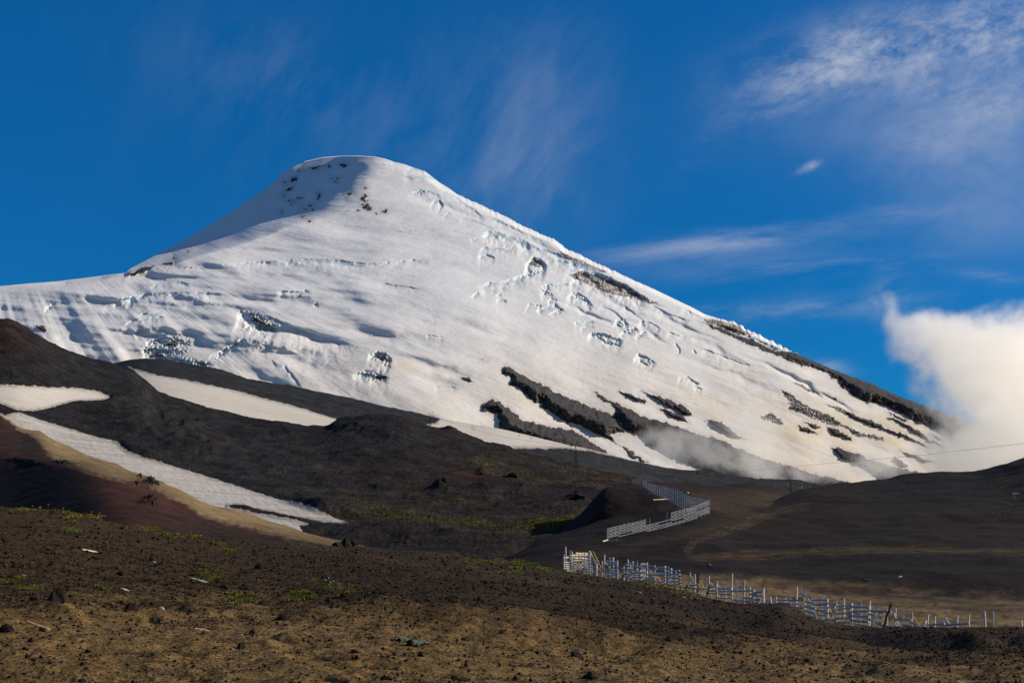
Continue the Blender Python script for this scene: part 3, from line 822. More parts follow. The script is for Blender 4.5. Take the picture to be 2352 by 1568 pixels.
rows = [(y_rows(s), inv_rows(s)) for s in (0, 0.12, 0.25, 0.4, 0.55, 0.7, 0.82, 0.91, 0.97)] + [(C1, DF)]
s1 = Sheet(rows, [24, 30, 60, 76, 76, 70, 56, 38, 22], dx=1.8, smooth=3)
X, Y = s1.X, s1.Y
tx, _e = tans(X, Y); WX = tx * s1.D; WY = s1.D
far = sstep(20, 90, s1.D)
s1.dz += (fbm(WX / 8, WY / 10, 4, 35) * 0.50 * sstep(8, 30, s1.D) + fbm(WX / 1.6, WY / 2.2, 4, 36) * 0.10 + fbm(WX / 0.35, WY / 0.45, 3, 37) * 0.030) * (1 - 0.2 * far)
s1.dz += -fbm(WX / 0.8, WY / 1.2, 3, 38, ridged=True) * 0.045 + far * fbm(WX / 1.0, WY / 2.6, 3, 39) * 0.10
DENT = [(325, 1378, 26, 6), (398, 1394, 34, 7), (340, 1412, 18, 5), (448, 1381, 20, 5), (520, 1412, 25, 7), (552, 1409, 18, 5), (485, 1450, 40, 7), (495, 1476, 42, 8), (640, 1476, 28, 7), (730, 1516, 60, 10), (830, 1553, 44, 10), (880, 1532, 60, 8),
        (690, 1462, 30, 5), (1085, 1406, 34, 6), (1300, 1420, 44, 7), (1620, 1478, 60, 8), (1760, 1500, 50, 7), (2010, 1470, 70, 8), (2200, 1520, 60, 8), (1200, 1466, 22, 5), (1500, 1530, 60, 8), (1930, 1535, 70, 9), (250, 1530, 60, 8), (760, 1566, 60, 7), (1390, 1480, 40, 6), (1450, 1452, 60, 6), (1560, 1508, 70, 7), (1700, 1546, 80, 8), (1850, 1478, 60, 6), (2080, 1512, 80, 8), (2270, 1560, 80, 8), (1150, 1520, 60, 7), (1010, 1546, 50, 6), (430, 1556, 60, 7), (120, 1550, 60, 7), (380, 1500, 50, 6), (2300, 1478, 50, 6)]
for (cx, cy, rx, ry) in DENT:
    s1.dz += -0.12 * blob(X, Y, cx + 4 * np.sin(Y), cy, rx * 1.2, ry * 0.85, 8) * (s1.D / 20) * (1 + 1.2 * fbm(WX / .5, WY / .7, 3, 47)) + 0.05 * blob(X, Y, cx - rx * 0.9, cy + ry * 1.5, rx, ry, 8) * (s1.D / 20)
# mounds and eroded edges
for (cx, cy, rx, ry, h) in [(875, 1392, 70, 16, .22), (800, 1400, 90, 14, .12), (700, 1400, 90, 12, .12), (1830, 1404, 90, 9, 0.45), (1700, 1418, 120, 10, -0.7), (1950, 1452, 130, 9, -0.5), (1560, 1400, 120, 9, -0.5), (1000, 1420, 160, 12, .3), (1240, 1440, 200, 14, .3), (2200, 1470, 130, 10, .4), (130, 1408, 80, 10, .15)]:
    s1.dz += h * blob(X, Y, cx, cy, rx, ry, 8)
s1.dz *= sstep(0, 6, Y - 0.0 * Y - crv(C1, s1.xs)[None] + 4) * 0.5 + 0.5
c = np.tile(np.array([0.215, 0.137, 0.052]), (*Y.shape, 1))          # tan sand
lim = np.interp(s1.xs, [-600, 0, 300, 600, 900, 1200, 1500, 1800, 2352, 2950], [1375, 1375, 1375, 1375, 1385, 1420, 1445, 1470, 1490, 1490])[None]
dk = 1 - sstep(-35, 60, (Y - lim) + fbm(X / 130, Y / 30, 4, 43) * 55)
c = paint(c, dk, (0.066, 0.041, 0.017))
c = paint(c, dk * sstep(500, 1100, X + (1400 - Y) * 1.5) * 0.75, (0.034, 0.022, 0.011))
c = paint(c, 0.45 * sstep(0.0, 0.5, fbm(X / 90, Y / 14, 4, 44)), (0.075, 0.048, 0.022))
c = paint(c, 0.75 * sstep(40, 0, np.abs(Y - np.interp(s1.xs, [600, 760, 1000, 1300, 1700, 2000], [1240, 1262, 1300, 1345, 1400, 1440])[None]) * 4) * sstep(560, 760, X) * (1 - sstep(1250, 1500, X)), (0.085, 0.056, 0.028))
c = paint(c, 0.7 * blob(X, Y, 1650, 1400, 170, 14, 10) + 0.75 * blob(X, Y, 2000, 1460, 300, 16, 3), (0.018, 0.013, 0.010))  # shadow band below the fence, painted into the gravel colour
c = paint(c, (0.25 + 0.35 * dk) * sstep(0.05, 0.45, fbm(WX / 0.22, WY / 0.34, 3, 45)), (0.020, 0.013, 0.008))
mat1 = soil_material('foreground_gravel', 22.0, 4.0, 0.02, 0.65, 1.0)
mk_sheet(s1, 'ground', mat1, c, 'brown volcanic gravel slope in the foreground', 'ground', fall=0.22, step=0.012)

# ---- plain and hill on the right
C2 = [(600, 1420), (1000, 1340), (1130, 1296), (1200, 1252), (1263, 1229), (1312, 1218), (1356, 1200), (1420, 1177), (1480, 1172), (1540, 1167), (1580, 1158), (1620, 1150), (1680, 1153), (1740, 1154), (1790, 1146), (1830, 1132), (1860, 1123), (1899, 1114), (1951, 1107), (2030, 1095),
      (2088, 1086), (2161, 1082), (2234, 1082), (2293, 1070), (2352, 1051), (2500, 1000), (2950, 940)]
s2 = Sheet([(lambda x: crv(C1, x) + 34, lambda x: crv(DF, x) * 0.985), (lambda x: crv(C1, x) + 6, lambda x: crv(DF, x) * 1.06), ([(600, 1440), (1000, 1360), (1130, 1312), (1300, 1300), (1600, 1326), (1900, 1350), (2352, 1362), (2950, 1370)], [(1100, 230), (1600, 225), (2352, 200), (2950, 190)]),
            ([(600, 1430), (1000, 1352), (1130, 1306), (1300, 1266), (1395, 1256), (1500, 1246), (1630, 1240), (1700, 1262), (2000, 1260), (2352, 1268), (2950, 1270)], [(1100, 300), (1395, 300), (1630, 290), (2352, 262), (2950, 250)]),
            ([(600, 1425), (1000, 1346), (1130, 1300), (1200, 1260), (1300, 1244), (1395, 1236), (1500, 1212), (1630, 1186), (1720, 1192), (1850, 1190), (2352, 1180), (2950, 1170)], [(1100, 340), (1395, 335), (1630, 350), (1850, 370), (2352, 350), (2950, 340)]),
            (lambda x: crv(C2, x) + 6, [(1100, 380), (1420, 400), (1600, 410), (1840, 500), (2030, 560), (2352, 520), (2950, 480)]), (C2, [(1100, 395), (1420, 415), (1600, 425), (1840, 515), (2030, 580), (2352, 540), (2950, 500)])],
           [6, 60, 50, 50, 80, 8], dx=2.0, x0=1040, x1=2392, wide=380, smooth=6)
X, Y = s2.X, s2.Y
tx, _e = tans(X, Y); WX = tx * s2.D; WY = s2.D
s2.dz += fbm(WX / 40, WY / 50, 4, 53) * 1.8 + fbm(WX / 14 + WY / 60, WY / 40, 3, 68) * 0.45 - fbm(WX / 26 + WY / 90, WY / 70, 3, 67, ridged=True) * 0.4 * sstep(260, 330, s2.D) + fbm(WX / 6, WY / 8, 4, 54) * 0.22 + fbm(WX / 1.4, WY / 2, 3, 55) * 0.06
c = np.tile(np.array([0.034, 0.024, 0.017]), (*Y.shape, 1))
nn = fbm(X / 70, Y / 16, 4, 56)
c = paint(c, 0.95 * sstep(1312, 1356, Y + nn * 26 - np.clip(X - 1700, 0, 700) * 0.05), (0.36, 0.245, 0.115))
c = paint(c, 0.55 * sstep(0.0, 0.4, fbm(X / 26, Y / 5, 4, 57)) * sstep(1210, 1260, Y), (0.020, 0.014, 0.011))
c = paint(c, 0.75 * blob(X, Y, 1650, 1160, 90, 26, 12) + 0.6 * blob(X, Y, 1540, 1232, 120, 10, -14), (0.150, 0.105, 0.052))
c = paint(c, 0.7 * blob(X, Y, 1450, 1200, 80, 20, -14), (0.022, 0.014, 0.012))
c = paint(c, 0.6 * blob(X, Y, 1900, 1135, 120, 16, -10), (0.048, 0.026, 0.020))
c = paint(c, 0.5 * sstep(0.0, 0.45, fbm(X / 120, Y / 22, 4, 69)) * (1 - sstep(1290, 1320, Y)), (0.060, 0.043, 0.028))
c = paint(c, 0.8 * sstep(1000, 1040, X) * blob(X, Y, 2080, 1290, 330, 22, 2), (0.026, 0.021, 0.016))
c = paint(c, 0.75 * blob(X, Y, 2150, 1392, 230, 8, 2) + 0.7 * blob(X, Y, 2120, 1365, 200, 8, 6), (0.026, 0.019, 0.013))
c = paint(c, 0.7 * blob(X, Y, 1560, 1302, 160, 7, 3), (0.016, 0.012, 0.011))
c = paint(c, 0.6 * sstep(1175, 1100, Y) * sstep(1900, 2000, X), (0.027, 0.027, 0.029))
c = paint(c, 0.55 * sstep(0.28, 0.5, fbm(X / 9, Y / 3, 3, 58)) * sstep(1300, 1340, Y), (0.030, 0.021, 0.013))
# tracks of the dirt road: two pale ruts
ROAD = [(2352 + 300, 1280), (2352, 1269), (2200, 1262), (2100, 1257), (2000, 1257), (1900, 1262), (1800, 1268), (1700, 1273), (1630, 1275), (1600, 1274), (1582, 1268), (1578, 1260), (1590, 1248), (1620, 1232), (1680, 1210), (1740, 1190), (1800, 1172), (1850, 1160)]
dr = sdf(X + fbm(X / 40, Y / 20, 2, 59) * 5, Y + fbm(X / 50, Y / 20, 2, 60) * 3, ROAD, False)
for off, w, k in ((0, 1.5, .9), (6.0, 1.3, .55)):
    c = paint(c, k * np.exp(-((dr - off) / w) ** 2) * (0.55 + 0.8 * fbm(X / 30, Y / 10, 3, 61)), (0.34, 0.235, 0.11))
c = paint(c, 0.5 * np.exp(-(dr / 7) ** 2), (0.12, 0.080, 0.038))
dt = sdf(X, Y + fbm(X / 60, Y / 60, 2, 63) * 3, [(1800, 1246), (2000, 1241), (2200, 1232), (2352, 1226), (2600, 1215)], False)
c = paint(c, 0.4 * np.exp(-(dt / 1.0) ** 2), (0.07, 0.06, 0.05))
mat2 = soil_material('brown_scoria', 1.4, 0.16, 0.16, 0.5)
mk_sheet(s2, 'slope', mat2, c, 'dark brown hill and plain with a dirt track on the right', 'hill')

# ---- reddish hummock carrying the far fence
C6 = [(1000, 1260), (1290, 1215), (1340, 1172), (1368, 1138), (1390, 1118), (1430, 1114), (1475, 1112), (1492, 1106), (1556, 1107), (1605, 1110), (1644, 1114), (1680, 1112), (1722, 1109), (1751, 1113), (1807, 1128), (1860, 1140), (1960, 1170), (2200, 1240)]
s6 = Sheet([(lambda x: crv(C6, x) + 110, 395), (lambda x: crv(C6, x) + 40, [(1300, 410), (1480, 415), (1800, 470)]), (lambda x: crv(C6, x) + 4, [(1300, 432), (1480, 438), (1800, 570)]), (C6, [(1300, 440), (1480, 446), (1800, 585)])],
           [20, 60, 6], dx=1.6, x0=1240, x1=1980, wide=0, smooth=4)
X, Y = s6.X, s6.Y
tx, _e = tans(X, Y); WX = tx * s6.D; WY = s6.D
s6.dz += fbm(WX / 20, WY / 30, 4, 65) * 0.5 + fbm(WX / 4, WY / 5, 3, 66) * 0.2
c = np.tile(np.array([0.040, 0.024, 0.020]), (*Y.shape, 1))
c = paint(c, 0.8 * sstep(1118, 1140, Y) * blob(X, Y, 1500, 1148, 80, 30) , (0.016, 0.011, 0.010))
c = paint(c, 0.8 * sstep(1122, 1140, Y) * sstep(1560, 1610, X), (0.100, 0.070, 0.036))
c = paint(c, 0.6 * blob(X, Y, 1450, 1116, 40, 5), (0.06, 0.027, 0.022))
c = paint(c, 0.8 * blob(X, Y, 1740, 1132, 60, 5, 10), (0.09, 0.062, 0.036))
mk_sheet(s6, 'mound', mat2, c, 'reddish brown mound behind the far snow fence', 'hill')

# =================================================================== SNOW PATCHES ON THE LAVA SLOPES
def snow_material(name, streak_rot, clean, dirty, amt, rough_bump):
    m = bpy.data.materials.new(name)
    g = G(nodes_of(m))
    co = g.objco()
    a = g.n('ShaderNodeMapping'); g.put(a.inputs['Vector'], co)
    a.inputs['Rotation'].default_value = (0, 0, math.radians(streak_rot)); a.inputs['Scale'].default_value = (0.02, 0.22, 0.22)
    st = g.noise(a.outputs[0], 1.0, 6, 0.65, 0.4)
    sp = g.noise(co, 0.5, 5, 0.7)
    pits = g.n('ShaderNodeTexVoronoi'); g.put(pits.inputs['Vector'], co); pits.inputs['Scale'].default_value = 0.45
    c = g.mix(g.ramp(st, 0.30, 0.75), clean, dirty)
    c = g.mix(g.math('MULTIPLY', g.ramp(sp, 0.55, 0.8), amt), c, (0.16, 0.13, 0.10))
    ed = g.math('MULTIPLY_ADD', g.math('SUBTRACT', sp, 0.5), 22.0, g.attr('edge', True))
    c = g.mix(g.math('MULTIPLY', g.ramp(ed, 9.0, -2.0), 0.8), c, (0.20, 0.17, 0.14))
    c = g.mix(g.ramp(ed, 0.6, -0.4), c, (0.035, 0.032, 0.032))
    h = g.math('ADD', g.math('MULTIPLY', sp, 0.5), g.math('MULTIPLY', pits.outputs['Distance'], rough_bump))
    g.out(c, 0.85, g.bump(h, 0.35, 0.35), 0.15)
    return m


def snow_patch(host, poly, label, mat, warp=4.0, thick=0.3, ridged=None):
    X, Y = host.X, host.Y
    q = sdf(X + fbm(X / 14, Y / 9, 3, 101) * warp, Y + fbm(X / 12, Y / 8, 3, 102) * warp * 0.6, poly)
    W = host.world()
    h = np.clip(q * 0.12, -0.9, thick)
    if ridged:
        h = h + np.where(q > 0, fbm(X / 26 + Y / 40, Y / 4.5 - X / 9, 4, 103) * ridged, 0)
    W[..., 2] += h
    m = q > -3.0
    keep = m[:-1, :-1] | m[1:, :-1] | m[:-1, 1:] | m[1:, 1:]
    me, used = grid_mesh('snow_patch', W, host.ny, host.nx, keep)
    o = link('snow_patch', me, mat=mat)
    add_float(me, 'edge', np.clip(q, -6, 40).ravel()[used])
    tag(o, label, 'snow patch')
    return o


msn1 = snow_material('old_snow', 20, (0.66, 0.63, 0.57), (0.58, 0.53, 0.46), 0.25, 0.15)
msn2 = snow_material('pitted_snow', -25, (0.62, 0.60, 0.57), (0.40, 0.35, 0.29), 0.45, 0.25)
snow_patch(sM, SN1, 'rounded tongue of old snow on the dark slope at the left edge', msn1)
snow_patch(sM, SN3, 'long narrow strip of pitted dirty snow running down to a point above the valley', msn2, ridged=0.22, warp=2.0)
snow_patch(s4, SN2, 'broad smooth snow band between the dark spur and the lava hillside', msn1)
snow_patch(s4, SN4, 'thin snow strip under the chairlift on the grey spur', msn1)

# =================================================================== TIMBER
def wood(name, a, b, scale=9.0):
    m = bpy.data.materials.new(name)
    g = G(nodes_of(m))
    co = g.objco()
    n = g.noise(g.mapv(co, (1, 1, 1)), scale, 5, 0.7)
    n2 = g.noise(co, 1.3, 3, 0.6)
    c = g.mix(g.ramp(n, 0.3, 0.7), a, b)
    c = g.mix(g.math('MULTIPLY', g.ramp(n2, 0.45, 0.75), 0.5), c, tuple(v * 0.55 for v in a))
    g.out(c, 0.85, g.bump(n, 0.5, 0.02), 0.15)
    return m


W_GREY = wood('weathered_timber', (0.46, 0.48, 0.52), (0.76, 0.79, 0.84))  # weathered grey with the blue of the shade mixed in
W_PALE = wood('pale_timber', (0.52, 0.43, 0.30), (0.72, 0.62, 0.45))
W_YEL = wood('yellow_timber', (0.50, 0.36, 0.14), (0.66, 0.50, 0.22))  # yellow of sunlit rear braces set as wood colour
W_FAR = wood('brightened_timber', (0.66, 0.69, 0.74), (0.90, 0.92, 0.95))  # timber colour raised to make up for shade on the far fence
W_DARK = wood('dark_timber', (0.05, 0.04, 0.035), (0.13, 0.11, 0.10))


def beam_mesh(name, p0, p1, w, t, sides=6, jit=0.12, nseg=3):
    """a rough log or board between two points"""
    p0 = Vector(p0); p1 = Vector(p1)
    ax = (p1 - p0).normalized()
    sd_ = ax.cross(Vector((0, 1, 0)))
    if sd_.length < 1e-3: sd_ = Vector((1, 0, 0))
    sd_.normalize()
    dp = sd_.cross(ax).normalized()
    L = (p1 - p0).length
    vs = []; fs = []
    ph = math.pi / sides if sides == 4 else random.random()
    bend = random.uniform(-1, 1) * L * 0.012
    for i in range(nseg + 1):
        f = i / nseg
        c = p0.lerp(p1, f) + sd_ * bend * math.sin(math.pi * f)
        sc = 1 + random.uniform(-jit, jit)
        for k in range(sides):
            a = ph + 2 * math.pi * k / sides
            r = 1.25 if sides == 4 else 1.05
            vs.append(c + sd_ * (math.cos(a) * w * 0.5 * r * sc) + dp * (math.sin(a) * t * 0.5 * r * sc))
    for i in range(nseg):
        for k in range(sides):
            k2 = (k + 1) % sides
            fs.append((i * sides + k, i * sides + k2, (i + 1) * sides + k2, (i + 1) * sides + k))
    fs.append(tuple(range(sides))[::-1]); fs.append(tuple(nseg * sides + k for k in range(sides)))
    return vs, fs


def beam(name, p0, p1, w, t, mat, parent=None, sides=6, jit=0.12, origin=None):
    vs, fs = beam_mesh(name, p0, p1, w, t, sides, jit)
    org = Vector(parent.location) if parent is not None else (Vector(origin) if origin is not None else Vector(p0))
    me = bpy.data.meshes.new(name)
    me.from_pydata([v - org for v in vs], [], fs)
    me.materials.append(mat)
    o = bpy.data.objects.new(name, me); COL.objects.link(o)
    if parent is not None: o.parent = parent
    else: o.location = org
    return o


def dfence(x):
    return float(np.interp(x, [p[0] for p in DF], [p[1] for p in DF])) * 1.03


def P1(z): return (z[0] / 6.827 + 1280.5, z[1] / 6.827 + 1234.6)
def P2(z): return (z[0] / 6.827 + 1550.4, z[1] / 6.827 + 1292.0)
def P3(z): return (z[0] / 6.827 + 1780.0, z[1] / 3.92 / 1.7415 + 1320.7)


def fence(label, conv, posts, rails, front=(), rear=(), dark=(), dens_group='weathered snow fences along the crest'):
    cx = sum(conv((p[0], 0))[0] for p in posts) / len(posts)
    gy = crv(C1, np.array([cx]))[0]
    t = empty('snow_fence', at(cx, gy + 2, dfence(cx)))
    tag(t, label, 'fence', dens_group)

    def q(z, off=0.0):
        x, y = conv(z)
        return at(x, y, dfence(x) + off)
    for p in posts:
        x, y0, y1 = p[:3]
        off = p[3] if len(p) > 3 else random.uniform(-0.1, 0.3)
        lean = random.uniform(-7, 7) if len(p) < 5 else p[4]
        a = q((x + lean, y0), off); b = q((x, y1 + 22), off)
        beam('post', b, a, 0.18, 0.15, W_DARK if x in dark else W_GREY, t, 5)
    for r in rails:
        x0, y0, x1, y1 = r[:4]
        off = r[4] if len(r) > 4 else random.uniform(-0.35, -0.1)
        wdt = (r[5] if len(r) > 5 else random.uniform(0.15, 0.22)) * 1.05
        beam('rail', q((x0, y0 + random.uniform(-4, 4)), off), q((x1, y1 + random.uniform(-4, 4)), off), wdt, 0.12, W_GREY, t, 6, 0.16)
    for (x0, y0, x1, y1) in front:
        beam('brace', q((x1, y1 + 10), -1.3), q((x0, y0), -0.3), 0.14, 0.12, W_PALE, t, 6)
    for (x0, y0, x1, y1) in rear:
        beam('brace', q((x1, y1 + 10), 1.8), q((x0, y0), 0.3), 0.15, 0.13, W_YEL, t, 6)
    return t


# A: the dense corner of the fence, with a sunlit panel behind
postsA = [(130, 140, 560), (200, 190, 560), (220, 215, 540), (265, 345, 580), (345, 250, 560), (430, 225, 600), (470, 300, 600), (495, 200, 560), (517, 210, 600), (610, 400, 640), (548, 430, 620), (100, 265, 540)]
railsA = []
for i, y in enumerate([290, 335, 372, 408, 440, 472, 500, 528]):
    railsA += [(96, y - 10, 270, y + 6, -0.25, 0.10), (250, y - 2, 440, y + 10, -0.25, 0.10), (425, y + 6, 620, y + 26, -0.25, 0.11)]
fence('dense tangled corner of weathered snow fence at its uphill end beside green plants', P1, postsA, railsA, front=[(200, 270, 250, 560)],
      rear=[(260, 330, 350, 530), (320, 360, 420, 580), (180, 300, 300, 560), (520, 230, 640, 480), (555, 210, 700, 500), (480, 330, 560, 540), (400, 330, 480, 560)])
tA = empty('snow_fence', at(*P1((290, 540)), 188))
tag(tA, 'sunlit pale plank panel standing behind the dense fence corner', 'fence', 'weathered snow fences along the crest')


def qa(x, y):
    f = (x - 100) / 380.0
    px, py = P1((x, y)); return at(px, py, 185.5 + 6.0 * f)


for x, y0 in ((105, 262), (190, 262), (285, 228), (380, 250), (475, 240)):
    beam('post', qa(x, 570), qa(x + random.uniform(-4, 4), y0), 0.14, 0.14, W_PALE, tA, 4)
for i, y in enumerate([268, 300, 340, 372, 405, 438, 470, 505]):
    for x0, x1 in ((95, 190), (188, 290), (284, 385), (378, 482)):
        dy = -26 if x0 > 280 else 4
        if random.random() < 0.12: continue
        beam('rail', qa(x0, y + dy + random.uniform(-5, 5)), qa(x1, y + dy + random.uniform(-5, 5)), random.uniform(0.16, 0.24), 0.05, W_PALE, tA, 4)

# B
postsB = [(740, 260, 620), (825, 300, 630), (878, 305, 640), (950, 345, 655), (1040, 430, 660), (1105, 335, 660), (1175, 370, 665), (1250, 360, 680), (1318, 390, 690), (1340, 390, 690), (1370, 388, 690), (1410, 385, 700), (1535, 425, 710), (1690, 440, 740),
          (1745, 450, 760), (1790, 470, 780), (1860, 515, 810), (1930, 505, 840, 0.0, -18), (700, 360, 610)]
railsB = [(750, 365, 880, 325), (780, 385, 870, 370), (875, 372, 950, 392), (880, 410, 945, 420), (745, 440, 880, 425), (865, 470, 960, 462), (955, 466, 1030, 476), (735, 550, 860, 530), (860, 512, 955, 525), (860, 550, 950, 560), (855, 585, 950, 588), (850, 628, 950, 636), (730, 590, 850, 600), (700, 515, 860, 500),
          (1065, 415, 1190, 382), (1040, 445, 1150, 438, -0.3, 0.26), (1165, 445, 1320, 462, -0.3, 0.24), (1020, 485, 1250, 495), (1040, 522, 1170, 518), (1150, 515, 1300, 520), (1160, 548, 1390, 545), (1045, 555, 1170, 590), (1170, 570, 1310, 592), (1040, 608, 1150, 610), (1065, 640, 1170, 635), (1170, 618, 1360, 610), (1165, 655, 1310, 658),
          (1320, 435, 1410, 440), (1320, 465, 1415, 470), (1410, 440, 1530, 450), (1410, 495, 1555, 485), (1535, 462, 1690, 455), (1535, 495, 1690, 495), (1400, 570, 1530, 572), (1525, 548, 1690, 545), (1530, 585, 1690, 588), (1370, 635, 1540, 635), (1330, 660, 1440, 660), (1430, 685, 1560, 685), (1560, 685, 1690, 695), (1520, 735, 1690, 738),
          (1690, 478, 1790, 488), (1770, 520, 1915, 512), (1690, 538, 1790, 550), (1765, 572, 1920, 575), (1690, 575, 1790, 590), (1780, 628, 1925, 635), (1690, 620, 1770, 640), (1690, 660, 1800, 700), (1785, 680, 1925, 682), (1690, 712, 1800, 748), (1800, 730, 1935, 735), (1730, 770, 1810, 800), (1850, 830, 1950, 835)]
fence('long weathered rail fence running down the crest over a grassy edge', P1, postsB, railsB, rear=[(750, 380, 860, 520), (770, 400, 900, 600), (1120, 440, 1280, 680), (1420, 480, 1530, 660), (1450, 500, 1660, 720), (640, 480, 780, 620), (960, 570, 1000, 640), (1560, 590, 1650, 710)], dark=(1930,))
# C
postsC = [(235, 145, 500), (310, 175, 450), (362, 165, 500, .1, 0), (480, 240, 400), (530, 205, 420), (655, 285, 560), (795, 380, 620), (892, 165, 650), (1000, 265, 650, 0.1, -34), (1078, 270, 660), (1180, 375, 530), (1247, 405, 640), (1392, 390, 620), (915, 560, 650), (560, 440, 560)]
railsC = [(100, 385, 330, 400), (235, 352, 380, 345), (320, 402, 560, 412), (540, 385, 660, 357), (670, 402, 885, 408), (480, 470, 660, 480), (520, 440, 660, 430), (300, 480, 420, 498), (680, 448, 960, 445), (940, 445, 1240, 436), (690, 500, 900, 496), (680, 552, 880, 560), (700, 622, 910, 630), (890, 585, 1100, 598), (1065, 552, 1240, 550), (1100, 602, 1245, 598),
          (1240, 472, 1390, 452), (1170, 490, 1300, 500), (1245, 518, 1390, 512), (1245, 575, 1390, 572), (1230, 632, 1390, 640), (1160, 655, 1240, 660), (960, 655, 1090, 662), (610, 590, 690, 515), (390, 520, 440, 530, -0.4, 0.25), (1010, 640, 1080, 690)]
fence('broken rail fence with yellow slanting braces below the grassy edge', P2, postsC, railsC, front=[(1240, 450, 1140, 690), (1370, 480, 1315, 635)],
      rear=[(250, 210, 390, 490), (385, 265, 470, 430), (560, 300, 670, 520), (665, 330, 880, 610), (905, 455, 995, 630), (1090, 405, 1210, 640), (1290, 480, 1370, 630), (450, 480, 535, 565), (260, 420, 350, 490)], dark=(362,))
# D
postsD = [(20, 330, 500), (165, 340, 540), (245, 355, 520), (337, 175, 590), (475, 180, 690), (580, 345, 700), (617, 330, 560), (740, 345, 700), (827, 370, 690), (975, 385, 780), (1085, 360, 790), (1210, 430, 800), (1357, 420, 810), (1490, 400, 820), (1615, 450, 820), (1755, 530, 820), (1690, 440, 830, -0.5, 135), (-55, 330, 440, .1, -20)]
railsD = [(22, 390, 240, 395), (225, 394, 460, 372), (25, 438, 240, 436), (225, 442, 480, 445), (50, 465, 235, 462), (170, 500, 340, 510), (230, 506, 470, 516), (395, 272, 585, 376), (580, 388, 825, 384), (480, 405, 620, 440), (615, 450, 820, 466), (735, 433, 975, 456), (460, 478, 630, 532, -0.3, 0.27), (455, 545, 640, 606, -0.3, 0.22), (465, 628, 645, 668, -0.3, 0.2), (430, 660, 620, 715), (700, 503, 950, 508), (635, 545, 835, 550),
          (960, 488, 1210, 462), (945, 535, 1180, 515), (735, 578, 980, 605), (985, 605, 1200, 585), (1200, 490, 1480, 502), (1195, 572, 1470, 566), (1150, 628, 1475, 648), (660, 615, 835, 628), (640, 685, 835, 706), (940, 677, 1190, 664), (800, 680, 975, 708), (940, 740, 1190, 738), (1180, 702, 1470, 728), (1195, 755, 1480, 798), (825, 738, 950, 768), (1040, 795, 1195, 792), (1200, 800, 1290, 808),
          (1450, 540, 1600, 572), (1600, 555, 1820, 570), (1460, 600, 1700, 664), (1455, 680, 1690, 750), (1590, 755, 1855, 808), (1610, 575, 1705, 602), (-160, 440, 20, 462)]
fence('tallest run of grey rail fence with pale props leaning against its front', P3, postsD, railsD, front=[(460, 370, 370, 610), (720, 395, 615, 715), (945, 465, 835, 745), (1190, 480, 1070, 795), (1595, 540, 1490, 835)],
      rear=[(515, 360, 610, 510), (850, 520, 890, 575), (960, 630, 1040, 780), (1640, 590, 1745, 765), (250, 500, 320, 600), (160, 360, 240, 500), (690, 600, 760, 720), (1000, 620, 1150, 790), (1230, 640, 1300, 800)], dark=(1690,))
# E and F: low leftovers
postsE = [(1885, 515, 820), (2015, 545, 830), (2145, 580, 790)]
railsE = [(1880, 685, 2135, 700), (2010, 775, 2160, 800), (2150, 812, 2380, 808), (1860, 590, 1955, 815), (2125, 730, 2230, 800), (1880, 770, 1930, 820)]
fence('low three post remnant of rail fence with one yellow brace', P3, postsE, railsE, rear=[(2165, 650, 2275, 800)])


def P4(z): return (z[0] / 4.112 + 1780.0, z[1] / 4.112 + 1091.0)


fence('last low stretch of fence with short posts and two rails near the right edge', P4, [(1440, 1315, 1430), (1510, 1330, 1430), (1602, 1345, 1430), (1718, 1325, 1420), (1830, 1315, 1420)], [(1440, 1412, 1600, 1400), (1590, 1417, 1835, 1402), (1560, 1380, 1600, 1430), (1610, 1345, 1650, 1410)], front=[(1430, 1370, 1410, 1420)])
for z, lab in (((1985, 1285, 1415), 'thick lone fence post leaning beside a thinner one'), ((2067, 1280, 1415), 'thin lone fence post next to the thick leaning one'), ((2332, 1370, 1432), 'short stump of a fence post at the right edge')):
    x, y0 = P4((z[0], z[1])); _, y1 = P4((z[0], z[2] + 12))
    b = at(x, y1, dfence(x)); a = at(x - 2.0, y0, dfence(x))
    o = beam('fence_post', b, a, 0.2 if 'thick' in lab[:5] else 0.15, 0.15, W_GREY, None, 5)
    tag(o, lab, 'post', 'lone fence posts')
# charred stake leaning at the grassy edge and a dark branch
for (z0, z1, cv_, lab) in (((130, 460), (200, 340), P2, 'charred stake leaning at the lower end of the grassy edge'), ((950, 690), (1060, 560), P1, 'dark forked branch leaning against the rail fence'), ((490, 530), (545, 340), P2, 'dark slanting stake in front of the broken fence')):
    x0, y0 = cv_(z0); x1, y1 = cv_(z1)
    o = beam('stake', at(x0, y0 + 2, dfence(x0) - .8), at(x1, y1, dfence(x1) - .6), 0.16, 0.14, W_DARK, None, 5)
    tag(o, lab, 'stake')

# ---- far fence
def ZF(z): return (z[0] / 4.096 + 1263.0, z[1] / 4.096 + 1062.0)


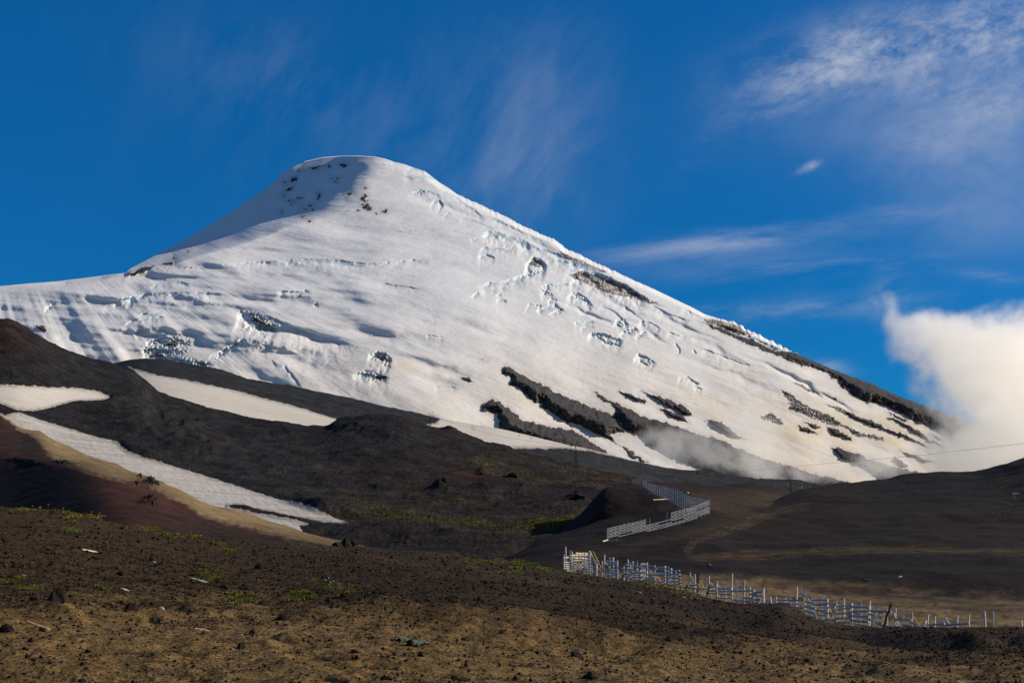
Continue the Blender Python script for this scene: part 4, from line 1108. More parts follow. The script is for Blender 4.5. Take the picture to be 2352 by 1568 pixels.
def far_fence(label, base, top, n, nrail, depth, pitch, rail_jit=0.4, skip=()):
    """base/top: height lines of the run (survey points), depth along x"""
    x0, x1 = base[0][0], base[-1][0]
    t = empty('snow_fence', at(x0, base[0][1], depth(x0)))
    tag(t, label, 'fence', 'tall snow fence on the mound')
    xs = np.linspace(x0, x1, n)

    def q(x, f, off=0.0):
        yb = float(np.interp(x, [b[0] for b in base], [b[1] for b in base])); yt = float(np.interp(x, [b[0] for b in top], [b[1] for b in top]))
        return at(x, yb + (yt - yb) * f, depth(x) + off)
    for i, x in enumerate(xs):
        if i in skip: continue
        beam('post', q(x, -0.06), q(x + random.uniform(-.5, .5), 1.0 + random.uniform(-0.04, 0.16)), 0.19, 0.16, W_FAR, t, 4, 0.05)
    for k in range(nrail):
        f = 0.06 + 0.9 * k / (nrail - 1)
        i = 0
        while i < n - 1:
            j = min(n - 1, i + pitch)
            if random.random() > 0.04 and not any(i <= s_ < j and f > 0.62 for s_ in skip):
                f0 = f + random.uniform(-rail_jit, rail_jit) * 0.03; f1 = f + random.uniform(-rail_jit, rail_jit) * 0.03
                beam('rail', q(xs[i], f0, -0.15), q(xs[j], f1, -0.15), 0.09, 0.05, W_FAR, t, 4, 0.1)
            i = j
    return t, q


far_fence('tall evenly railed snow fence run crossing the slope in front of the mound', [(1394.5, 1244), (1440, 1232), (1490, 1220), (1520, 1214), (1560, 1203), (1600, 1191), (1630, 1181)], [(1394, 1213), (1440, 1202), (1489, 1191), (1495, 1193), (1516, 1183), (1560, 1172), (1600, 1160), (1628, 1148)],
          25, 9, lambda x: float(np.interp(x, [1390, 1630], [332, 346])) * 0.995, 3, skip=(11, 12, 13))
far_fence('snow fence run descending from the top of the mound to the tall corner', [(1477, 1116), (1500, 1132), (1540, 1150), (1567, 1167), (1590, 1178), (1630, 1181)], [(1476, 1101), (1500, 1112), (1540, 1121), (1560, 1127), (1590, 1142), (1628, 1148)],
          38, 7, lambda x: float(np.interp(x, [1477, 1530, 1570, 1630], [438, 420, 396, 348])), 4, 0.9)
far_fence('low railed fence scrap standing on the crown of the mound', [(1452, 1109), (1472, 1112)], [(1451, 1103), (1472, 1096)], 8, 3, lambda x: 444.0, 7)
# fallen planks at its foot
for (z0, z1, lab) in (((498, 765), (545, 742), 'fallen pale plank lying left of the tall fence corner post'), ((555, 745), (632, 738), 'fallen pale plank lying under the tall fence'), ((505, 755), (550, 745), 'short fallen plank crossing another below the tall fence'), ((970, 352), (1110, 345), 'long fallen rail lying on the dark face of the mound'), ((925, 285), (942, 297), 'short white plank on the dark mound'), ((1294, 286), (1308, 283), 'small white board on the tan ground behind the far fence')):
    (xa, ya), (xb, yb) = ZF(z0), ZF(z1)
    host = s2 if ya > 1170 else s6
    o = beam('plank', host.pt(xa, ya, 0.12), host.pt(xb, yb, 0.2), 0.28, 0.12, W_PALE, None, 4)
    tag(o, lab, 'plank')

# =================================================================== CHAIRLIFT
M_STEEL = plain_material('lift_steel', (0.13, 0.14, 0.15), 0.6, 0.3, 3.0, 0.01)
M_CABLE = plain_material('steel_rope', (0.08, 0.075, 0.07), 0.7, 0.2, 3.0, 0.005)
M_WHITE = plain_material('white_paint', (0.80, 0.80, 0.78), 0.5, 0.12, 3.0, 0.005)


def bars(name, segs, parent, mat, org):
    vs = []; fs = []
    for (a, b, w) in segs:
        v, f = beam_mesh(name, a, b, w, w, 4, 0.0, 1)
        o = len(vs); vs += v; fs += [tuple(i + o for i in q_) for q_ in f]
    me = bpy.data.meshes.new(name)
    me.from_pydata([Vector(v) - Vector(org) for v in vs], [], fs)
    me.materials.append(mat)
    o = bpy.data.objects.new(name, me); COL.objects.link(o)
    o.parent = parent
    return o


def pylon(px, pyb, pyt, d, arm_w, label, w_base=1.6):
    b = at(px, pyb, d); tp = at(px, pyt, d)
    H = tp.z - b.z
    t = empty('lift_pylon', b)
    tag(t, label, 'lift pylon', 'chairlift pylons')
    hm = H * 0.78
    segs = []
    def corner(f, sx, sy):
        w_ = (w_base * (1 - f) + 0.55 * f) / 2
        return b + Vector((sx * w_, sy * w_, hm * f))
    n = 7
    for sx in (-1, 1):
        for sy in (-1, 1):
            segs.append((corner(0, sx, sy) - Vector((0, 0, 1.0)), corner(1, sx, sy), 0.16))
    for i in range(n):
        f0, f1 = i / n, (i + 1) / n
        for sy in (-1, 1):
            segs.append((corner(f0, -1, sy), corner(f1, 1, sy), 0.09)); segs.append((corner(f0, 1, sy), corner(f1, -1, sy), 0.09))
            segs.append((corner(f1, -1, sy), corner(f1, 1, sy), 0.09))
        for sx in (-1, 1):
            segs.append((corner(f0, sx, -1), corner(f1, sx, 1), 0.09))
    bars('lattice_mast', segs, t, M_STEEL, b)
    top = b + Vector((0, 0, hm))
    bars('cross_arm', [(top + Vector((-arm_w, 0, 0.1)), top + Vector((arm_w, 0, 0.1)), 0.36)], t, M_STEEL, b)
    for sx in (-1, 1):
        sh = [(top + Vector((sx * arm_w * 1.0 - 1.2, 0, -0.25)), top + Vector((sx * arm_w * 1.0 + 1.2, 0, -0.25)), 0.24)]
        for k in range(4):
            c_ = top + Vector((sx * arm_w - 0.9 + 0.6 * k, -0.1, -0.42)); sh.append((c_ + Vector((0, 0, -.16)), c_ + Vector((0, 0, .16)), 0.34))
        bars('sheave_train', sh, t, M_STEEL, b)
        hx = H - hm
        bars('lifting_frame', [(top + Vector((sx * 0.35, 0, 0.2)), top + Vector((sx * arm_w * 0.62, 0, hx)), 0.18), (top + Vector((sx * arm_w * 0.78, 0, 0.2)), top + Vector((sx * arm_w * 0.62, 0, hx)), 0.18),
                                 (top + Vector((sx * arm_w * 0.62, 0, hx)), top + Vector((-sx * arm_w * 0.2, 0, 0.5)), 0.11)], t, M_STEEL, b)
    return top


T1 = pylon(988, 985, 946, 1120, 2.9, 'chairlift pylon on the snow edge at the end of the dark spur', 2.0)
T2 = pylon(1322, 1077, 1008, 860, 2.9, 'tall lattice chairlift pylon before the grey spur below the thin snow strip', 2.4)
T3 = pylon(1816, 1131, 1094, 1050, 2.8, 'chairlift pylon silhouetted between the mound and the right hill', 2.0)
T4 = pylon(1602, 1088, 1069, 1230, 2.4, 'distant chairlift pylon showing just its head over the grey spur', 1.6)
T5 = pylon(727, 948, 918, 1260, 2.2, 'small grey chairlift pylon on the dark spur beside the broad snow band', 1.8)


def cable(label, pts, r, sag=0.0):
    vs = []; fs = []
    P_ = []
    for i in range(len(pts) - 1):
        for k in range(12):
            f = k / 12
            p = pts[i].lerp(pts[i + 1], f); p = p + Vector((0, 0, -sag * 4 * f * (1 - f)))
            P_.append(p)
    P_.append(pts[-1])
    for i, p in enumerate(P_):
        a = (P_[min(i + 1, len(P_) - 1)] - P_[max(i - 1, 0)]).normalized()
        s_ = a.cross(Vector((0, 0, 1))).normalized(); u_ = s_.cross(a)
        for k in range(5):
            an = 2 * math.pi * k / 5
            vs.append(p + s_ * r * math.cos(an) + u_ * r * math.sin(an))
    for i in range(len(P_) - 1):
        for k in range(5):
            fs.append((i * 5 + k, i * 5 + (k + 1) % 5, i * 5 + 5 + (k + 1) % 5, i * 5 + 5 + k))
    me = bpy.data.meshes.new('cable'); me.from_pydata([v - P_[0] for v in vs], [], fs)
    o = link('cable', me, mat=M_CABLE); o.location = P_[0]
    tag(o, label, 'cable')
    return o


cable('dark cable rising from the grey spur to the right edge across the mist', [at(1640, 1088, 1220), at(1900, 1064, 800), at(2116, 1045, 600), at(2360, 1017, 430)], 0.05)
cable('chairlift cable hanging between the pylon by the dark spur and the tall lattice pylon', [T1 + Vector((2.5, 0, 0)), T2 + Vector((-1.5, 0, 0))], 0.05, 4.0)
cable('chairlift cable from the tall lattice pylon over to the distant pylon head', [T2 + Vector((1.5, 0, 0)), T4 + Vector((-1, 0, 0))], 0.05, 5.0)
cable('chairlift cable from the distant pylon head to the silhouetted pylon', [T4 + Vector((1, 0, 0)), T3 + Vector((-2, 0, 0))], 0.05, 3.0)


def chair(px, pyt, pyb, d, label):
    a = at(px, pyt, d); b = at(px, pyb, d)
    H = a.z - b.z; W_ = H * 0.42
    t = empty('lift_chair', b)
    tag(t, label, 'chairlift chair', 'empty chairlift chairs')
    o = b
    bars('hanger', [(o + Vector((0, 0, H)), o + Vector((0.1, 0, H * 0.62)), 0.10), (o + Vector((-W_ / 2, 0, H * .6)), o + Vector((W_ / 2, 0, H * .6)), 0.10), (o + Vector((-W_ / 2, 0, H * .6)), o + Vector((-W_ / 2, 0, 0.1)), 0.10), (o + Vector((W_ / 2, 0, H * .6)), o + Vector((W_ / 2, 0, 0.1)), 0.10)], t, M_STEEL, b)
    bars('seat', [(o + Vector((-W_ / 2, -.25, .15)), o + Vector((W_ / 2, -.25, .15)), 0.16), (o + Vector((-W_ / 2, .1, .15)), o + Vector((W_ / 2, .1, .15)), 0.16)], t, M_STEEL, b)
    bars('backrest', [(o + Vector((-W_ / 2, .2, H * .3)), o + Vector((W_ / 2, .2, H * .3)), 0.14)], t, M_STEEL, b)


for a_ in [(1084, 974, 984, 1050, 'upper empty chair of the close pair over the thin snow strip'), (1089.5, 977, 987, 1045, 'lower empty chair of the close pair over the thin snow strip'), (1192, 996, 1003, 980, 'single empty chair over the middle of the thin snow strip'),
           (1219.5, 1001, 1008, 960, 'single empty chair nearest the tall lattice pylon'), (631, 912, 920, 1250, 'left empty chair of the pair above the broad snow band'), (636, 913, 921, 1250, 'right empty chair of the pair above the broad snow band'),
           (714, 916, 924, 1250, 'empty chair just left of the small grey pylon'), (720, 916, 924, 1250, 'empty chair directly beside the small grey pylon'), (1748, 1092, 1106, 1050, 'larger empty chair left of the silhouetted pylon')]:
    chair(*a_)

# marker poles and the white frame on the right hill
for px, y0, y1, lab in ((1836, 1122, 1127, 'shortest white marker pole beside the silhouetted pylon'), (1841.5, 1116, 1126, 'tallest white marker pole beside the silhouetted pylon'), (1848.5, 1119, 1124, 'white marker pole farthest from the silhouetted pylon')):
    d_ = 640.0
    o = beam('marker_pole', at(px, y1 + 6, d_), at(px, y0, d_), 0.22, 0.22, M_WHITE, None, 5, 0.0)
    tag(o, lab, 'pole', 'white marker poles')
b0 = s2.pt(2333, 1143)
tw = empty('metal_stand', b0)
tag(tw, 'white metal stand with a slanted top on the dark hill at the right', 'stand')
u = b0.y / F
bars('stand_top', [(b0 + Vector((-8 * u, 0, 10 * u)), b0 + Vector((10 * u, 0, 12.5 * u)), 0.32), (b0 + Vector((-5 * u, .5, 13 * u)), b0 + Vector((8 * u, .5, 13 * u)), 0.30)], tw, M_WHITE, b0)
bars('stand_leg', [(b0 + Vector((-6 * u, 0, 10 * u)), b0 + Vector((-3 * u, 0, 4 * u)), 0.16)], tw, M_WHITE, b0)
bars('stand_leg', [(b0 + Vector((1 * u, 0, 10 * u)), b0 + Vector((-2 * u, 0, 1 * u)), 0.16)], tw, M_WHITE, b0)
bars('stand_foot', [(b0 + Vector((-9 * u, 0, 0.6 * u)), b0 + Vector((-1 * u, 0, 0.9 * u)), 0.2)], tw, M_WHITE, b0)

# =================================================================== STONES
M_ROCK = plain_material('lava_rock', (0.030, 0.022, 0.018), 0.95, 0.6, 9.0, 0.05)
M_GRAV = bpy.data.materials.new('scoria_gravel')
g = G(nodes_of(M_GRAV)); g.out(g.attr('col'), 0.95, None, 0.1)


def rock_mesh(seed, n=3, spike=0.35):
    bm = bmesh.new()
    bmesh.ops.create_icosphere(bm, subdivisions=n, radius=1.0)
    r = random.Random(seed)
    planes = [(Vector((r.uniform(-1, 1), r.uniform(-1, 1), r.uniform(-.6, 1))).normalized(), r.uniform(0.45, 0.85)) for _ in range(9)]
    co = np.array([v.co[:] for v in bm.verts])
    nz = fbm(co[:, 0] * 2.3 + seed * 3.1 + co[:, 2], co[:, 1] * 2.3 + co[:, 2] * 1.7, 4, seed)
    for v, k in zip(bm.verts, nz):
        p = v.co.copy()
        for nrm, dd in planes:
            ov = p.dot(nrm) - dd
            if ov > 0: p -= nrm * ov
        v.co = p * (1 + spike * k)
    me = bpy.data.meshes.new('lava_rock')
    bm.to_mesh(me); bm.free()
    me.materials.append(M_ROCK)
    return me


ROCKM = [rock_mesh(i + 3) for i in range(9)]


def put_rock(host, x, y, w, h, label, group=None, name='lava_rock', k=None):
    """w,h: seen width and height"""
    p = host.pt(x, y + h * 0.45)
    s_ = p.y / F
    o = bpy.data.objects.new(name, ROCKM[(k if k is not None else random.randrange(9)) % 9]); COL.objects.link(o)
    sx = w * s_ * 0.5 / 0.75; sz = h * s_ / 1.15
    o.scale = (sx, sx * random.uniform(0.7, 1.0), sz)
    o.location = p + Vector((0, 0, sz * 0.35))
    o.rotation_euler = (random.uniform(-.15, .15), random.uniform(-.15, .15), random.uniform(0, 6.28))
    tag(o, label, 'rock', group)
    return o


BIG = [(128, 1385, 38, 34, 'large knobbly lava rock standing alone on the left gravel'), (14, 1446, 30, 16, 'low dark rock cut by the left edge of the photo'), (81, 1386, 26, 12, 'flat dark stone just left of the large knobbly rock'), (299, 1393, 20, 14, 'pointed stone above the bluish plastic scrap'),
       (278, 1309, 18, 9, 'dark stone in the gravel below the thin pale stick'), (325, 1319, 24, 9, 'wide flat dark stone left of the white board'), (209, 1406, 12, 9, 'small dark stone right of the large knobbly rock'), (203, 1486, 12, 8, 'small round stone right of the orange stick'), (552, 1491, 22, 15, 'dark boxy stone in the sand left of the green cloth'),
       (578, 1454, 16, 12, 'rounded black stone beside the hollows in the sand'), (648, 1414, 26, 14, 'pyramid shaped stone on the sand below the dry tuft'), (603, 1375, 26, 11, 'flat triangular stone right of the green cushion by the hollows'), (569, 1350, 30, 14, 'jagged stone just above the green cushion by the hollows'), (514, 1351, 22, 11, 'dark low stone left of the jagged one'),
       (241, 1318, 18, 8, 'squat dark stone on the gravel above the small green tuft'), (56, 1500, 10, 8, 'little pointed stone in the sand below the orange stick'), (93, 1516, 10, 7, 'little flat stone at the lower left of the sand'), (307, 1561, 9, 8, 'small stone at the bottom edge of the sand'), (586, 1268, 14, 11, 'dark stone on the crest behind the bright green tufts'),
       (596, 1296, 18, 11, 'blocky stone below the bright green tufts'), (791, 1373, 20, 14, 'black stone touching the dry yellow tuft'), (758, 1384, 16, 10, 'black stone left of the dry yellow tuft'), (968, 1411, 14, 12, 'round black stone on the edge of the lit sand ridge'), (1102, 1376, 16, 12, 'square black stone on the gravel in the middle distance'),
       (1035, 1378, 12, 14, 'narrow upright stone in the dark gravel'), (1096, 1401, 32, 11, 'long flat dark rock above the pale sand'), (942, 1480, 16, 16, 'dark stone sitting on the green cloth'), (1325, 1482, 34, 17, 'sharp slab like rock tilted up from the sand'), (1206, 1463, 28, 12, 'crooked dark rock left of the sharp slab'),
       (1047, 1454, 18, 6, 'thin flat stone lying on the sand ridge'), (1066, 1462, 16, 8, 'dark stone below the thin flat one'), (1353, 1556, 40, 12, 'wide low rock at the bottom of the frame'), (1046, 1552, 22, 12, 'dark angular rock at the bottom of the sand'), (1151, 1448, 12, 9, 'small dark stone on pale sand between two larger ones'),
       (965, 1512, 14, 9, 'small pointed stone below the green cloth'), (816, 1506, 16, 8, 'flat stone above the deep hollow'), (759, 1471, 12, 8, 'small stone on the sand left of the green cloth'), (1304, 1416, 42, 16, 'broad dark boulder half buried in gravel'), (874, 1386, 40, 16, 'earthy dark mound of rock with a tan lit side'),
       (712, 1281, 16, 9, 'dark stone on the crest right of the rock outcrop'), (777, 1301, 18, 8, 'dark stone on the gravel below the crest'), (1560, 1440, 30, 10, 'low dark rock in the shaded gravel below the broken fence'), (1620, 1452, 44, 12, 'long dark rock in the shaded gravel'), (888, 1560, 22, 9, 'black stone beside the deep hollow at the bottom')]
for n, (x, y, w, h, lab) in enumerate(BIG):
    put_rock(s1, x, y, w, h, lab, k=n)
# outcrop heads on the crest and the red ridge: clumps of rock
for (x, y, w, h, lab) in ((776, 1241, 24, 15, 'left block of the black outcrop on the crest'), (794, 1240, 26, 17, 'middle block of the black outcrop on the crest'), (812, 1245, 18, 10, 'right block of the black outcrop on the crest')):
    put_rock(s1, x, y + 4, w, h, lab)
for (x, y, w, h, lab) in ((348, 1106, 22, 15, 'tall spiky lava crag on the red cinder ridge'), (358, 1110, 22, 9, 'lower shoulder of the lava crag on the red ridge'), (336, 1112, 18, 7, 'left foot of the lava crag on the red ridge'), (322, 1096, 9, 8, 'single round boulder on the rim of the tan strip')):
    put_rock(sR, x, y, w, h, lab)
for (x, y, w, h, lab) in ((1108, 1083, 14, 9, 'pointed black crag above the grassy valley'), (1174, 1094, 24, 11, 'wide black crag at the edge of the yellow grass'), (1014, 1122, 30, 11, 'dark crag low in the valley'), (1330, 1152, 24, 8, 'dark crag left of the mound')):
    put_rock(sM, x, y, w, h, lab)
# loose stones that nothing tells apart
cnt = 0
while cnt < 140:
    x = random.uniform(5, 2347); f = random.random()
    yc = float(np.interp(x, [p[0] for p in C1], [p[1] for p in C1]))
    y = yc + 14 + (1562 - yc - 14) * f ** 0.8
    w = random.choice([4, 5, 5, 6, 6, 7, 8, 10]) * (0.75 + 0.5 * f)
    put_rock(s1, x, y, w, w * random.uniform(0.5, 0.9), 'small loose dark lava stone on the gravel slope', 'small loose lava stones')
    cnt += 1

# gravel that nobody could count
N = 125000
gx = rng.uniform(-30, 2382, N)
yc = np.interp(gx, [p[0] for p in C1], [p[1] for p in C1])
gy = yc + 3 + (1590 - yc - 3) * rng.uniform(0, 1, N) ** 0.85
sandy = sstep(-20, 70, gy - np.interp(gx, [0, 600, 1200, 1800, 2352], [1375, 1375, 1420, 1470, 1490]) + fbm(gx / 130, gy / 30, 3, 43) * 55)
keep = rng.uniform(0, 1, N) > sandy * 0.78
gx, gy, sandy = gx[keep], gy[keep], sandy[keep]; N = len(gx)
PT = s1.pts(gx, gy)
size = (rng.pareto(2.7, N) + 1.25) * 1.75
size = np.clip(size, 1.9, 9.0) * PT[:, 1] / F
tv = np.array([(1, 0, 0), (0, 1, 0), (-1, 0, 0), (0, -1, 0), (0, 0, 1), (0, 0, -1)], float)
tf = np.array([(0, 1, 4), (1, 2, 4), (2, 3, 4), (3, 0, 4), (1, 0, 5), (2, 1, 5), (3, 2, 5), (0, 3, 5)])
V = tv[None] * rng.uniform(0.55, 1.2, (N, 6, 1)) + rng.uniform(-.25, .25, (N, 6, 3))
an = rng.uniform(0, 6.28, N)
ca, sa = np.cos(an)[:, None], np.sin(an)[:, None]
V = np.stack([V[..., 0] * ca - V[..., 1] * sa, V[..., 0] * sa + V[..., 1] * ca, V[..., 2] * 0.75], -1)
V = V * size[:, None, None] * 0.62 + PT[:, None, :] + np.array([0, 0, 1.0])[None, None] * size[:, None, None] * 0.22
me = bpy.data.meshes.new('gravel')
fidx = (tf[None] + (np.arange(N) * 6)[:, None, None]).reshape(-1, 3)
me.vertices.add(N * 6); me.vertices.foreach_set('co', np.ascontiguousarray(V.reshape(-1), dtype=np.float32))
me.loops.add(len(fidx) * 3); me.loops.foreach_set('vertex_index', fidx.ravel().astype(np.int32))
me.polygons.add(len(fidx)); me.polygons.foreach_set('loop_start', np.arange(0, len(fidx) * 3, 3, dtype=np.int32)); me.polygons.foreach_set('loop_total', np.full(len(fidx), 3, np.int32))
me.update()
tone = rng.uniform(0, 1, N)[:, None]
gc = np.array([0.006, 0.0045, 0.0035]) * (1 - tone) + np.array([0.028, 0.018, 0.010]) * tone
gc = np.where(rng.uniform(0, 1, (N, 1)) < 0.06, np.array([0.10, 0.065, 0.035]), gc)
add_col(me, 'col', np.repeat(gc, 6, 0))
tag(link('gravel', me, mat=M_GRAV), 'coarse dark scoria gravel strewn over the slope', 'gravel', kind='stuff')

# =================================================================== PLANTS
def leaf_material(name, a, b):
    m = bpy.data.materials.new(name)
    g = G(nodes_of(m))
    n = g.noise(g.objco(), 9.0, 3, 0.6)
    c = g.mix(g.ramp(n, 0.3, 0.7), a, b)
    p = g.out(c, 0.7, None, 0.2)
    return m


L_GREEN = leaf_material('cushion_leaf', (0.060, 0.090, 0.009), (0.185, 0.225, 0.026))
L_YELL = leaf_material('yellow_leaf', (0.100, 0.090, 0.012), (0.280, 0.220, 0.032))
L_DRY = leaf_material('dry_grass', (0.150, 0.110, 0.030), (0.320, 0.230, 0.070))
M_YFLW = plain_material('yellow_petal', (0.75, 0.45, 0.05), 0.6, 0.2)
M_WFLW = plain_material('white_petal', (0.85, 0.85, 0.80), 0.6, 0.1)


def leaves(n, pts_fn, size, up=0.7):
    vs = []; fs = []
    for i in range(n):
        p, s_ = pts_fn()
        a = random.uniform(0, 6.28); tilt = random.uniform(0.2, 1.3)
        d_ = Vector((math.cos(a) * math.cos(tilt), math.sin(a) * math.cos(tilt), math.sin(tilt) * up + 0.15)).normalized()
        sd_ = d_.cross(Vector((random.uniform(-.4, .4), random.uniform(-.4, .4), 1))).normalized()
        L = size * s_ * random.uniform(0.7, 1.3); w_ = L * 0.32
        o = len(vs)
        vs += [p, p + d_ * L * 0.5 + sd_ * w_, p + d_ * L, p + d_ * L * 0.5 - sd_ * w_]
        fs.append((o, o + 1, o + 2, o + 3))
    return vs, fs


def plant(x, y, w, h, label, mat, flowers=None, cat='plant', name='cushion_plant', tall=1.0):
    D0, _ = s1.query(x, y); u = float(D0[0]) / F
    base = s1.pt(x, y)
    t = empty(name, base)
    tag(t, label, cat, 'low plants on the gravel slope')
    n = int(np.clip(w * h * 5.0, 160, 1800))
    # leaves spread over a few merging tufts
    tufts = [(random.uniform(-.5, .5), random.uniform(-.5, .5), random.uniform(.5, 1)) for _ in range(max(2, int(w / 7)))]
    slope = {}

    def pf():
        tx_, ty_, ts = random.choice(tufts)
        ox = tx_ * w + random.gauss(0, 0.13) * w; oy = ty_ * h * 0.9
        key = (round(ox, 0), round(oy, 0))
        if key not in slope: slope[key] = s1.pt(x + ox, y + oy)
        p = slope[key] + Vector((random.gauss(0, .6) * u, random.gauss(0, 5) * u, 0))
        k = max(0.0, 1 - abs(random.gauss(0, .5)))
        return p + Vector((0, 0, random.random() * h * 0.42 * u * k * tall)), 1.0
    vs, fs = leaves(n, pf, max(1.9, h * 0.19) * u, up=tall)
    me = bpy.data.meshes.new('foliage'); me.from_pydata([v - base for v in vs], [], fs); me.materials.append(mat)
    o = bpy.data.objects.new('foliage', me); COL.objects.link(o); o.parent = t
    if flowers:
        for _ in range(flowers[0]):
            p, _k = pf(); st = h * u * random.uniform(0.6, 1.1)
            fo = bars('flower_stem', [(p, p + Vector((0.02, 0, st)), 0.012)], t, L_GREEN, base)
            c_ = p + Vector((0.02, 0, st)); vv = [c_]; ff = []
            for k in range(8):
                an_ = 2 * math.pi * k / 8
                vv.append(c_ + Vector((math.cos(an_) * 1.7 * u, math.sin(an_) * 1.2 * u, (0.5 + math.sin(an_) * 0.6) * u)))
            ff = [(0, 1 + k, 1 + (k + 1) % 8) for k in range(8)]
            fm = bpy.data.meshes.new('flower'); fm.from_pydata([v - base for v in vv], [], ff); fm.materials.append(flowers[1])
            f_ = bpy.data.objects.new('flower', fm); COL.objects.link(f_); f_.parent = t
    return t


PL = [(75, 1169, 90, 12, 'long yellow green cushion along the crest at the far left', L_YELL, (5, M_YFLW)), (155, 1180, 34, 12, 'bright green cushion in the middle of the left crest band', L_GREEN, (2, M_YFLW)), (197, 1190, 70, 16, 'thick yellow green cushion ending beside the thin pale stick', L_YELL, (3, M_YFLW)),
      (165, 1219, 34, 12, 'scattered pale green tuft below the left crest band', L_GREEN, None), (172, 1197, 20, 7, 'small bright tuft under the thick yellow green cushion', L_GREEN, None), (118, 1213, 14, 7, 'tiny green tuft on the dark gravel at the left', L_GREEN, None), (30, 1242, 66, 13, 'bright green mat at the left edge of the photo', L_GREEN, None),
      (330, 1213, 70, 10, 'yellow green mat along the crest right of the thin stick', L_YELL, None), (376, 1223, 34, 14, 'bright green clump inside the second crest band', L_GREEN, None), (428, 1240, 60, 14, 'yellow green mat with flowers at the end of the second crest band', L_YELL, (4, M_YFLW)), (400, 1243, 18, 10, 'small leafy tuft below the second crest band', L_GREEN, (1, M_YFLW)),
      (338, 1245, 12, 8, 'tiny dark green tuft left of the second band end', L_GREEN, None), (508, 1257, 28, 9, 'pale green tuft behind the bright tuft with a yellow flower', L_GREEN, None), (540, 1267, 32, 11, 'bright green tuft with one yellow flower on the crest gravel', L_GREEN, (1, M_YFLW)), (472, 1320, 52, 13, 'green cushion directly behind the white board', L_GREEN, None),
      (32, 1328, 40, 11, 'green tuft above another at the left edge', L_GREEN, None), (55, 1346, 60, 13, 'wider green mat below a tuft at the left edge', L_GREEN, None), (92, 1351, 22, 9, 'faint green tuft right of the wider mat at the left', L_GREEN, None), (228, 1347, 34, 14, 'small green cushion alone in the middle of the left gravel', L_GREEN, None), (376, 1342, 12, 7, 'faint tiny tuft below the white board', L_GREEN, None),
      (556, 1371, 50, 18, 'round green cushion between stones and sand hollows', L_GREEN, None), (692, 1371, 52, 18, 'slanting green cushion on the edge of the sand', L_GREEN, None), (728, 1326, 26, 8, 'small bright green tuft behind the white flowered plant', L_GREEN, None), (757, 1347, 42, 14, 'green tuft carrying white flowers', L_GREEN, (5, M_WFLW)),
      (793, 1346, 26, 8, 'thin green tuft right of the white flowered plant', L_GREEN, None), (816, 1350, 16, 8, 'last small tuft right of the white flowered plant', L_GREEN, None), (803, 1379, 20, 27, 'dry yellow grass tuft between two black stones', L_DRY, None),
      (990, 1273, 26, 8, 'sparse yellow tuft on the crest in the centre', L_YELL, None), (1087, 1290, 46, 9, 'yellow green mat at the crest before the shaded gully', L_YELL, None), (1090, 1302, 26, 8, 'pale dry tuft below the yellow green mat', L_DRY, None), (1176, 1314, 44, 7, 'low dry mat below the green crest band', L_DRY, None),
      (1172, 1292, 62, 12, 'yellowish start of the green crest band leading to the fence', L_YELL, None), (1222, 1302, 64, 14, 'brightest part of the green crest band leading to the fence', L_GREEN, None), (1276, 1313, 50, 12, 'green mat at the foot of the dense fence corner', L_GREEN, None), (1325, 1322, 56, 9, 'thin green fringe in front of the dense fence corner', L_GREEN, None),
      (1462, 1341, 46, 9, 'green grass at the foot of the long rail fence', L_GREEN, None), (1520, 1349, 60, 13, 'thickest grassy edge under the long rail fence', L_YELL, None), (1564, 1360, 46, 12, 'dry grassy fringe at the lower end of the long rail fence', L_DRY, None), (865, 1375, 18, 7, 'small yellow tuft on the earthy mound', L_YELL, None), (1600, 1371, 34, 8, 'dry straw fringe between the two fences', L_DRY, None)]
for a_ in PL:
    plant(*a_[:7])

# valley grass: tufts past counting
def scrub(host, blobs, n, label, mat, hgt):
    vs = []; fs = []
    tot = sum(b[5] * b[2] * b[3] for b in blobs)
    for (cx, cy, rx, ry, rot, k) in blobs:
        m_ = int(n * k * rx * ry / tot)
        a = math.radians(rot)
        gu = rng.normal(0, 0.62, m_) * rx; gv = rng.normal(0, 0.62, m_) * ry
        px = cx + gu * math.cos(a) - gv * math.sin(a); py = cy + gu * math.sin(a) + gv * math.cos(a)
        ok = fbm(px / 9, py / 4, 3, 29) > -0.05
        px, py = px[ok], py[ok]
        if len(px) == 0: continue
        P_ = host.pts(px, py)
        for p in P_:
            u_ = p[1] / F * hgt * random.uniform(0.6, 1.5)
            c_ = Vector(p)
            for q_ in range(4):
                an_ = random.uniform(0, 6.28); d_ = Vector((math.cos(an_), math.sin(an_), 0)); o = len(vs)
                vs += [c_ - d_ * u_, c_ + d_ * u_, c_ + Vector((random.gauss(0, .4) * u_, random.gauss(0, .4) * u_, u_ * random.uniform(.5, 1.1)))]
                fs.append((o, o + 1, o + 2))
    me = bpy.data.meshes.new('scrub'); me.from_pydata(vs, [], fs)
    tag(link('scrub', me, mat=mat), label, 'scrub', kind='stuff')


